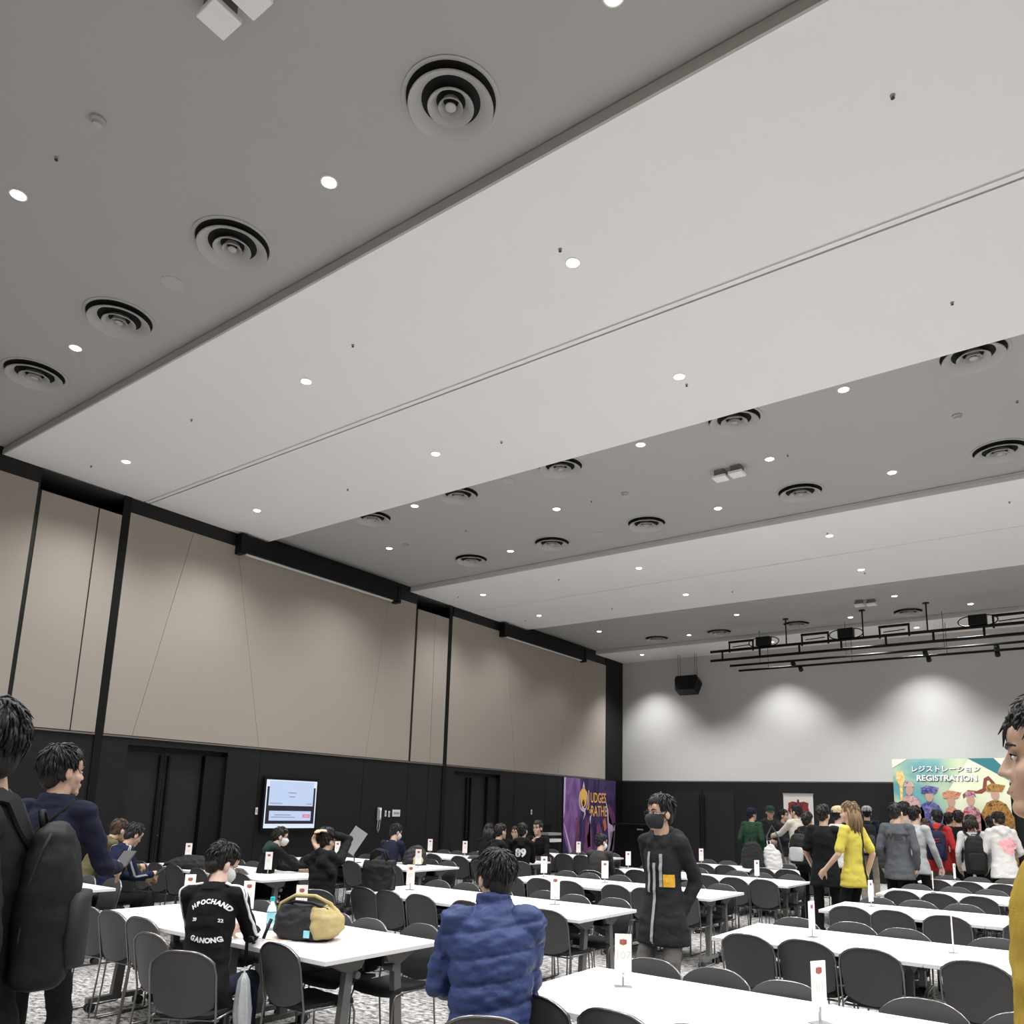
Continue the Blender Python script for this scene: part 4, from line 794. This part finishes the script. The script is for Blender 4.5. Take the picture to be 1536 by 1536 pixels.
def table(label, x, y0, y1, rz, group):
    global tproto
    dep = .505
    if tproto is None: tproto = make_table(label, (0, 0, 0), 0, dep, group); tproto.location = (x, (y0+y1)/2, 0); tproto.rotation_euler = (0, 0, rz); return tproto
    return dup(tproto, (x, (y0+y1)/2, 0), rz, label, group)
blocks = [('right', XR0, 1), ('middle', XM1, -1), ('left', XL1, -1)]
TABLES = []
for bn, xs, dr in blocks:
    for i, (y0, y1) in enumerate(ROWY):
        ym = (y0+y1)/2
        for k in range(2):
            x = xs[i]+dr*(TL/2+k*TL)
            TABLES.append((bn, i, k, x))
            end = ('aisle end', 'far end')[k] if bn != 'right' else ('aisle end', 'right end')[k]
            for nm, a, b, rz in (('camera side', y0, ym, 0), ('back side', ym, y1, PI)):
                if px((x-dr*TL/2, ym, .72))[0] > 1560: continue
                table('white folding table, %s of %s row, %s block, %s' % (end, ROWN[i], bn, nm), x, a, b, rz, 'white folding tables')

# ------------------------------------------------------------------ chairs
def make_chair():
    t = thing('stacking_chair', 'x', 'chair')
    n, m = 14, 10; fr = []; bk = []
    for j in range(m+1):
        v = j/m; a = []; b = []
        for i in range(n+1):
            w = -1+2*i/n; zt = .787-.066*abs(w)**3; zb = .425+.05*w*w; z = zb+(zt-zb)*v
            hw = .183-.012*(1-v)**2; y = -.185-.055*v-.028*(1-w*w)
            a.append((w*hw, y, z)); b.append((w*hw, y-.013, z))
        fr.append(a); bk.append(b)
    B = MB(); W = n+1
    B.add([p for r in fr for p in r], [(j*W+i, j*W+i+1, (j+1)*W+i+1, (j+1)*W+i) for j in range(m) for i in range(n)])
    B.add([p for r in bk for p in r], [(j*W+i, (j+1)*W+i, (j+1)*W+i+1, j*W+i+1) for j in range(m) for i in range(n)])
    o = W*(m+1); ed = [i for i in range(W)]+[j*W+n for j in range(1, m+1)]+[m*W+i for i in range(n-1, -1, -1)]+[j*W for j in range(m-1, 0, -1)]
    for k in range(len(ed)): p, q = ed[k], ed[(k+1) % len(ed)]; B.f.append((q, p, p+o, q+o))
    obj('backrest', B, 'chair_shell', t, 60)
    S = MB(); rg = []
    for y, z, w, th in ((-.19, .425, .150, .014), (-.17, .432, .168, .02), (0, .428, .180, .022), (.13, .434, .182, .022), (.185, .425, .178, .022), (.205, .40, .165, .012)):
        rg.append([(-w, y, z), (-w*.5, y, z-.006), (w*.5, y, z-.006), (w, y, z), (w, y, z-th), (w*.5, y, z-th-.01), (-w*.5, y, z-th-.01), (-w, y, z-th)])
    obj('seat', S.rings([[(p[0]*1.03, p[1], p[2]+.012) for p in r] for r in rg]), 'chair_seat', t, 60)
    r = .0065; pts = [(-.192, -.235, .006), (-.192, -.205, .25), (-.190, -.19, .42), (-.192, -.236, .66)]
    for k in range(0, 13):
        w = -1+2*k/12; pts.append((w*.182, -.252-.028*(1-w*w), .783-.066*abs(w)**3))
    pts += [(.192, -.236, .66), (.190, -.19, .42), (.192, -.205, .25), (.192, -.235, .006)]
    obj('back_frame', MB().tube(pts, r, 7), 'chrome', t, 180)
    for sd in (-1, 1):
        x = sd*.190; obj('leg', MB().tube([(x, -.19, .415), (x, .12, .415), (x, .172, .405), (x, .195, .36), (x, .205, .02), (x, .19, .007), (x, -.22, .007)], r, 7), 'chrome', t, 180)
    obj('crossbar', MB().tube([(-.19, .10, .400), (.19, .10, .400)], r, 6), 'chrome', t, 180); obj('crossbar', MB().tube([(-.19, -.15, .400), (.19, -.15, .400)], r, 6), 'chrome', t, 180)
    return t
cproto = None; NCH = 0
def chair(x, y, rz, label, group):
    global cproto, NCH
    NCH += 1
    if cproto is None: cproto = make_chair(); cproto['label'] = label; cproto['group'] = group; cproto.location = (x, y, 0); cproto.rotation_euler = (0, 0, rz); return
    dup(cproto, (x, y, 0), rz, label, group)
SPEC = {('middle', 0, 'n'): [(-3.98, 3.42, -.03), (-4.84, 3.10, .05), (-5.50, 3.40, .08), (-5.93, 3.42, .05), (-6.27, 3.41, .1)]}
rj = random.Random(3)
OCC = ['the navy tracksuit man', 'x']
placed = []
for bn, xs, dr in blocks:
    for i, (y0, y1) in enumerate(ROWY):
        for sd in ('n', 'f'):
            lst = []
            if (bn, i, sd) in SPEC:
                lst = [p[:3] for p in SPEC[(bn, i, sd)] if len(p) == 3]
            else:
                for k in range(2):
                    cx = xs[i]+dr*(TL/2+k*TL)
                    for d in (-.40, 0, .40):
                        x = cx+d+rj.uniform(-.018, .018)
                        lst.append((x, (y0+.185+rj.uniform(-.035, .03)) if sd == 'n' else (y1-.18+rj.uniform(-.04, .05)), rj.uniform(-.05, .05)))
            lst.sort(); out = []
            for x, y, r in lst:
                q = px((x, y, .75))
                if q[0] > 1550 or q[0] < 60: continue
                if any((V((x, y, 0))-l).length < .36 for l, _ in SEATED): continue
                if any((V((x, y, 0))-pp['loc']).length < .30 for pp in P.values()): continue
                out.append((x, y, r))
            for k, (x, y, r) in enumerate(out):
                chair(x, y, r if sd == 'n' else PI+r, 'grey chair, %s of %s row, %s block, %s' % ('camera side' if sd == 'n' else 'back side', ROWN[i], bn, ('leftmost' if k == 0 else ordinal(k)+' from left')), 'grey stacking chairs at the tables')
who = {3: 'the man in olive jacket', 4: 'the man in navy tracksuit top', 5: 'the man with white lettering on his back', 6: 'the man in green-hooded black coat', 7: 'the man with hands on his head', 8: 'the man in navy jumper', 9: 'the man in blue puffer jacket', 10: 'the long-haired woman', 11: 'the woman in black coat', 12: 'the man partly hidden at far left table', 13: 'the man with white back number', 14: 'the man resting chin on hand', 15: 'the man in dark grey shirt'}
for k, w in who.items():
    chair(P[k]['loc'].x, P[k]['loc'].y, P[k]['th'], 'grey chair that %s sits on' % w, 'grey stacking chairs at the tables')

# ------------------------------------------------------------------ things on the tables
def card(label, x, y, rz, digits=None):
    t = thing('table_number_stand', label, 'table sign', (x, y, .72), rz, 'white number cards on the tables')
    obj('base', MB().b2((-.045, -.03, 0), (.045, .03, .004)), 'clear', t); obj('stem', MB().b2((-.006, -.003, .004), (.006, .003, .07)), 'grey_plastic', t)
    c = obj('card', MB().b2((-.043, -.003, .05), (.043, .003, .262)), 'card', t)
    for sg in (-1, 1):
        U, Nn = (sg, 0, 0), (0, -sg, 0)
        obj('emblem', place2d(poly2([(p[0]*.075, p[1]*.080) for p in crest]), (0, 0, .222), U, (0, 0, 1), Nn, .0036), 'p_red', c)
        if digits: obj('number', place2d(textmb(digits, .055, -.0005), (0, 0, .155), U, (0, 0, 1), Nn, .0036), 'p_faint', c)
        else:
            mb = MB()
            for xx in (-.016, 0, .016): mb.add(rect2(xx-.003, -.02, xx+.003, .02).v, [(0, 1, 3, 2)])
            obj('number', place2d(mb, (0, 0, .155), U, (0, 0, 1), Nn, .0036), 'p_faint', c)
CARDS = [('right', 0, 'left of its two', -2.05, 3.83, .55, '107'), ('right', 0, 'right of its two', -1.06, 3.80, 1.10, None), ('right', 1, 'left of its two', -1.80, 6.34, 1.35, None), ('right', 1, 'right of its two', -.87, 6.36, 1.75, None), ('right', 2, 'on the aisle end', -1.94, 8.95, 1.3, None), ('right', 3, 'on the right table', -1.72, 11.3, 1.8, None), ('right', 4, 'on the aisle end', -1.76, 13.5, 1.4, None),
         ('middle', 0, 'leftmost of its three', -6.2, 3.95, .95, None), ('middle', 0, 'middle of its three', -5.46, 4.0, .75, None), ('middle', 0, 'right behind the open bag', -4.97, 4.12, .7, None), ('middle', 1, 'on the left table', -5.95, 6.37, .65, None), ('middle', 1, 'on the aisle end', -4.21, 6.51, .6, None), ('middle', 2, 'leftmost of its three', -5.97, 8.95, .85, None), ('middle', 2, 'middle of its three', -5.05, 8.95, .7, None), ('middle', 2, 'rightmost of its three', -3.88, 8.98, .95, None), ('middle', 3, 'left of its two', -5.99, 11.35, .9, None), ('middle', 3, 'right of its two', -3.9, 11.2, 1.1, None), ('middle', 4, 'left end', -5.75, 13.65, .9, None),
         ('left', 1, 'leftmost of its three', -10.4, 6.55, 1.0, None), ('left', 1, 'middle of its three', -9.55, 6.5, .8, None), ('left', 1, 'rightmost of its three', -8.33, 6.35, .7, None), ('left', 2, 'on the aisle end', -7.9, 8.6, .65, None), ('left', 2, 'on the left end', -10.06, 9.0, .7, None), ('left', 3, 'on the left end', -10.1, 11.3, .7, None), ('left', 3, 'in the middle', -9.3, 11.35, .6, None), ('left', 4, 'left of its two', -9.21, 13.65, .8, None), ('left', 4, 'right of its two', -8.3, 13.65, .7, None)]
for bn, i, w, x, y, r, dg in CARDS: card('white table card with red emblem, %s row, %s block, %s' % (ROWN[i], bn, w), x, y, r, dg)

# open messenger bag
TZ_ = .72
t = thing('messenger_bag', 'open black and khaki messenger bag on near table in front of tracksuit man', 'bag', (-4.30, 3.62, TZ_), .38)
def sack(rs, n=24, e=.7): return [[(w*math.copysign(abs(math.cos(a))**e, math.cos(a))+ox, d*math.copysign(abs(math.sin(a))**e, math.sin(a))+oy, z) for a in [2*PI*k/n for k in range(n)]] for w, d, z, ox, oy in rs]
def soft(name, mb, m, parent, v=.010, w=.010, seed=1, sm=2):
    me = blob(mb, v, sm); wrinkle(me, w, 14, seed); z0 = min(p.co.z for p in me.vertices)
    me.shade_smooth(); return link(name, me, M[m], parent)
soft('body', MB().rings(sack([(.19, .11, 0.008, 0, 0), (.21, .13, .05, 0, 0), (.20, .12, .14, -.01, 0), (.15, .08, .22, -.03, .0)])), 'c_bag2', t)
soft('khaki_panel', MB().rings(sack([(.06, .11, .02, .14, 0), (.09, .14, .07, .16, 0), (.09, .135, .15, .15, 0), (.05, .10, .215, .12, 0)])), 'c_khakibag', t)
obj('shoulder_strap', MB().tube([(-.20, -.04, .10), (-.18, -.03, .22), (-.08, -.02, .275), (.06, -.01, .275), (.17, 0, .23), (.22, .02, .13)], .014, 6), 'c_khakibag', t, 180)
obj('zip_edge', MB().tube([(-.15, -.05, .215), (-.05, -.085, .245), (.08, -.08, .24), (.18, -.06, .20)], .010, 6), 'black', t, 180); obj('strap_end', MB().tube([(-.19, -.12, .13), (-.205, -.15, .05), (-.21, -.165, .012)], .012, 6), 'black', t, 180)
obj('logo_tag', MB().b2((.06, -.142, .03), (.10, -.134, .075)), 'lblue', t)
t = thing('water_bottle', 'small clear water bottle with blue-green label and teal cap', 'bottle', (-4.72, 3.66, TZ_))
obj('bottle', MB().lathe([(.030, 0), (.033, .01), (.033, .14), (.028, .165), (.014, .19), (.013, .205)], seg=20), 'water', t, 60); obj('label', MB().lathe([(.0338, .055), (.0338, .125)], seg=20, caps=False), 'lblue', t, 60); obj('cap', MB().lathe([(.016, .20), (.016, .228), (.002, .23)], seg=16), 'teal', t, 50)
t = thing('card_box', 'small blue box with red top edge behind the messenger bag', 'box', (-4.62, 3.98, TZ_), .5); obj('box', MB().b2((-.09, -.05, 0), (.09, .05, .10)), 'blue', t); obj('lid', MB().b2((-.092, -.052, .10), (.092, .052, .118)), 'bookred', t)
t = thing('play_mat', 'pale tan and white playing mat with cards before the tracksuit man', 'mat', (-4.55, 3.58, TZ_), .15)
obj('mat', MB().b2((-.24, -.17, .0), (.24, .17, .004)), art_mat('art_mat', [(.35, (.72, .42, .28)), (.5, (.80, .70, .60)), (.6, (.82, .80, .76)), (.75, (.70, .36, .26))], (7, 7, 7), 1.2), t)
for k in range(5): tag(obj('playing_card', MB().b2((-4.70+.075*k, 3.52+.02*(k % 2), .7245), (-4.645+.075*k, 3.60+.02*(k % 2), .7255)), 'paper'), 'white card lying on the tan mat, %s from left' % ('leftmost' if k == 0 else ordinal(k)), 'card', 'cards on the tan mat')
t = thing('clear_umbrella', 'folded clear plastic umbrella hanging on chair beside the tracksuit man', 'umbrella', (-4.10, 3.02, 0), 0)
obj('canopy', MB().rings([[(r*(1+.22*math.cos(6*a))*math.cos(a)+ox, r*(1+.22*math.cos(6*a))*math.sin(a), z) for a in [2*PI*k/24 for k in range(24)]] for r, z, ox in ((.008, .07, .05), (.032, .20, .035), (.045, .42, .01), (.028, .58, 0), (.010, .62, 0))]), 'film', t, 180); obj('shaft', MB().tube([(.055, 0, .02), (0, 0, .60), (0, 0, .70)], .005, 6), 'white_plastic', t); obj('handle', MB().tube([(0, 0, .66), (0, 0, .79), (.02, 0, .82), (.05, 0, .82), (.065, 0, .79)], .010, 8), 'black', t, 180)
t = thing('folded_bag', 'dark grey soft bag slumped on the left block second-row table', 'bag', (-9.52, 6.02, TZ_), .35); soft('body', MB().rings(sack([(.30, .17, .008, 0, 0), (.32, .19, .05, 0, 0), (.26, .15, .11, .04, .01), (.12, .07, .16, .08, .02)])), 'c_charcoal', t, .014, .018, 4); obj('strap', MB().tube([(-.28, -.1, .03), (-.34, -.17, .012), (-.22, -.2, .012), (-.05, -.18, .012)], .011, 6), 'black', t, 180)
t = thing('eyeglasses', 'thin glasses lying on the left block second-row table', 'glasses', (-9.02, 6.1, TZ_), .4); gg = MB()
for sd in (-1, 1): gg.tube([(sd*.035+.026*math.cos(a), 0, .022+.02*math.sin(a)) for a in [2*PI*k/12 for k in range(12)]], .002, 5, closed=True); gg.tube([(sd*.06, 0, .025), (sd*.062, .12, .004)], .002, 5)
obj('frame', gg, 'p_dark', t)
t = thing('tote_bag', 'black tote bag with looped handles on second-row table of middle block', 'bag', (-6.10, 6.05, TZ_), .55); soft('body', MB().rings(sack([(.15, .09, .008, 0, 0), (.165, .10, .06, 0, 0), (.17, .085, .25, 0, 0), (.165, .05, .31, 0, 0)], 24, .5)), 'c_bag', t, .012, .010, 6)
for yy in (-.04, .04): obj('handle', MB().tube([(-.09, yy, .29), (-.08, yy*1.3, .38), (-.03, yy*1.5, .42), (.05, yy*1.4, .40), (.09, yy, .29)], .012, 6), 'c_bag', t, 180)
obj('hanging_strap', MB().tube([(.15, -.05, .26), (.20, -.08, .14), (.19, -.09, .03), (.12, -.10, .012)], .010, 6), 'c_bag', t, 180)
t = thing('maroon_bag', 'dark maroon bag on a chair seat behind the messenger bag', 'bag', (-4.86, 4.27, .436), .3); soft('body', MB().rings(sack([(.13, .09, .008, 0, 0), (.16, .12, .05, 0, 0), (.14, .11, .16, 0, 0), (.06, .05, .24, 0, 0)])), 'c_maroon', t, .012, .012, 8); obj('paper_tag', MB().b2((-.10, .02, .2), (-.05, .028, .29)), 'paper', t)
t = thing('stuffed_bag', 'black bag with cream lining on table before the man in navy jumper', 'bag', (-8.35, 9.02, TZ_), .6); soft('body', MB().rings(sack([(.16, .12, .008, 0, 0), (.19, .15, .07, 0, 0), (.15, .12, .18, 0, 0), (.07, .06, .27, .02, 0)])), 'c_bag2', t, .013, .022, 9); soft('lining', MB().rings(sack([(.07, .06, .02, .06, -.12), (.08, .06, .09, .06, -.12), (.03, .03, .16, .06, -.11)])), 'c_beige', t, .012, .008, 3)
t = thing('drink_cup', 'pale paper cup on table before the man in navy jumper', 'cup', (-8.52, 9.06, TZ_)); obj('cup', MB().lathe([(.032, 0), (.045, .12), (.043, .12), (.031, .01)], seg=20), 'c_cream', t, 50); obj('lid', MB().lathe([(.047, .12), (.045, .13), (.002, .132)], seg=20), 'paper', t, 50)
t = thing('tilted_board', 'pale grey board standing tilted on edge between the tables near wall telephone', 'board', (-9.05, 8.42, TZ_), .63)
rt = Matrix.Rotation(R_(33), 3, 'Y'); bd = MB().box((0, 0, .33), (.22, .012, .38), Matrix.Rotation(R_(32), 3, 'Y')); obj('board', bd, 'slate', t); obj('stand', MB().tube([(0, .012, .33), (0, .06, .16), (0, .10, .006)], .008, 6).tube([(-.1, .1, .006), (.1, .1, .006)], .008, 6).tube([(0, -.06, .006), (0, .10, .006)], .008, 6), 'p_dark', t)
t = thing('white_tablet', 'slim white tray lying at left end of the nearest middle table', 'tray', (-6.15, 3.95, TZ_), .1); obj('tray', MB().b2((-.17, .02, .0), (.10, .22, .012)), 'paper', t); obj('rim', MB().b2((-.175, .215, .0), (.105, .225, .02)), 'white_plastic', t)
def phone(label, i, sd, up=.06):
    q = i['A'][sd][1]; p = W_(i, q+V((0, .10, up*.6))); t = thing('smartphone', label, 'phone', p, i['th']); rot = Matrix.Rotation(R_(35), 3, 'X'); obj('case', MB().box((0, 0, 0), (.07, .14, .009), rot), 'p_dark', t); obj('phone_screen', MB().box(rot @ V((0, 0, .0052)), (.062, .13, .001), rot), 'p_dark', t)
phone('smartphone held by the seated man in navy tracksuit top', P[4], 1); phone('dark smartphone held by the man standing in navy coat', P[2], 1)
phone('smartphone held by the masked man in green-hooded coat', P[6], 1); phone('phone held up by the broad man in black T-shirt', P[22], 1)
t = thing('leaflet', 'pale blue printed leaflet held by the man in blue puffer jacket', 'leaflet', W_(P[9], P[9]['A'][-1][1]+V((-.03, .10, .06))), P[9]['th']); rot = Matrix.Rotation(R_(60), 3, 'X') @ Matrix.Rotation(R_(12), 3, 'Y'); obj('sheet', MB().box((0, 0, .06), (.12, .17, .002), rot), mat('leaflet_blue', (.55, .62, .85), .6), t); obj('print', MB().box(rot @ V((0, .01, .002))+V((0, 0, .06)), (.09, .09, .001), rot), 'p_grey', t)
t = thing('dark_backpack', 'dark green-black backpack standing on far middle table before the green jacket', 'backpack', (-4.72, 13.35, TZ_), .3); soft('body', MB().rings(sack([(.16, .09, .008, 0, 0), (.18, .11, .08, 0, 0), (.17, .10, .28, 0, 0), (.12, .07, .40, 0, 0), (.05, .03, .44, 0, 0)])), 'c_charcoal', t, .012, .01, 3); obj('top_handle', MB().tube([(-.04, 0, .43), (-.03, 0, .48), (.03, 0, .48), (.04, 0, .43)], .010, 6), 'black', t, 180)
t = thing('plastic_carrier_bag', 'white plastic carrier bag on far middle table right of the dark backpack', 'bag', (-4.42, 13.5, TZ_), .2); soft('body', MB().rings(sack([(.12, .08, .008, 0, 0), (.15, .10, .10, 0, 0), (.13, .07, .28, -.02, 0), (.04, .02, .40, -.05, 0)])), 'c_white', t, .012, .02, 12); obj('handle', MB().tube([(-.08, 0, .37), (-.09, 0, .46), (-.04, 0, .46), (-.03, 0, .37)], .008, 6), 'c_white', t, 180)
t = thing('grey_shoulder_bag', 'grey shoulder bag in front of the man in cream jacket', 'bag', (-4.55, 14.0, .70), .5); soft('body', MB().rings(sack([(.14, .07, -.02, 0, 0), (.16, .085, .05, 0, 0), (.15, .075, .2, 0, 0), (.11, .05, .26, 0, 0)])), 'c_lgrey', t, .012, .008, 5); obj('flap', MB().prism([(-.15, .10), (.15, .10), (.12, .25), (-.12, .25)], (0, -.10, 0), (1, 0, 0), (0, 0, 1), (0, 1, 0), .02), 'c_grey', t); obj('strap', MB().tube([(-.14, 0, .22), (-.10, .12, .55), (0, .2, .72), (.08, .12, .55), (.14, 0, .22)], .012, 6), 'c_grey', t, 180)

# ------------------------------------------------------------------ light
def spot(x, y, z, e, ang=132, blend=1., tgt=None, r=.07, col=(.985, .992, 1)):
    l = bpy.data.lights.new('downlight_lamp', 'SPOT'); l.energy = e; l.spot_size = R_(ang); l.spot_blend = blend; l.shadow_soft_size = r; l.color = col
    o = bpy.data.objects.new('downlight_lamp', l); C.objects.link(o); o.location = (x, y, z)
    if tgt: o.rotation_euler = (V(tgt)-V((x, y, z))).to_track_quat('-Z', 'Y').to_euler()
    return o
EN = 310
def dim(y): return 1 if y < 12 else (.75 if y < 14.5 else (.5 if y < 16.5 else (.22 if y < 19 else 2.2)))
for x, y in LIGHTS:
    if y < 20.5: spot(x, y, (CEIL if (3.98 <= y < 8.3 or 12.12 <= y < 16.45) else GREY)-.04, EN*dim(y), *((132, 1) if y < 17 else (104, .6)))
    else: spot(x, y, CEIL-.04, EN*2.0, 98, 1)
for y in (-3.6, -1.5, .9, 3.35, 5.05, 7.21, 8.63, 9.94, 11.25, 13.1, 15.3, 16.6, 18, 19.5):  # unseen lamps right of the view, light only, no fittings
    for x in (.4, 3.1, 5.8): spot(x, y, CEIL-.05, EN*dim(y), *((132, 1) if y < 17 else (104, .6)))
for y in (-3.6, -1.2, .6):  # unseen lamps near and behind the camera, light only, no fittings
    for x in (-10.4, -6.6, -3.2): spot(x, y, CEIL-.05, EN)
for x in (-5.86, -2.88): spot(x, 20.65, 5.3, 60, 60, 1, tgt=(x-.1, YB, 3.7))  # faint lamps added at the pipe glints to brighten the far wall
w = bpy.data.worlds.new('World'); bpy.context.scene.world = w; w.use_nodes = True; w.node_tree.nodes['Background'].inputs[0].default_value = (1, 1, 1, 1); w.node_tree.nodes['Background'].inputs[1].default_value = 0

# ------------------------------------------------------------------ camera
cam = bpy.data.cameras.new('Camera'); co = bpy.data.objects.new('Camera', cam); C.objects.link(co)
cam.sensor_width = 36; cam.lens = 36*1180.03/1536; cam.shift_y = 219.3/1536; cam.clip_end = 100; cam.clip_start = .05
co.matrix_world = Matrix(((CR[0][0], -CR[1][0], -CR[2][0], 0), (CR[0][1], -CR[1][1], -CR[2][1], 0), (CR[0][2], -CR[1][2], -CR[2][2], H), (0, 0, 0, 1)))
sc_ = bpy.context.scene; sc_.camera = co
sc_.view_settings.view_transform = 'Standard'; sc_.view_settings.look = 'None'; sc_.view_settings.gamma = 1; sc_.view_settings.exposure = 0; sc_.view_settings.use_curve_mapping = False
sc_.cycles.max_bounces = 8; sc_.cycles.diffuse_bounces = 6; sc_.cycles.use_denoising = True
print('chairs', NCH, 'tables', len(TABLES), 'objects', len(bpy.data.objects))
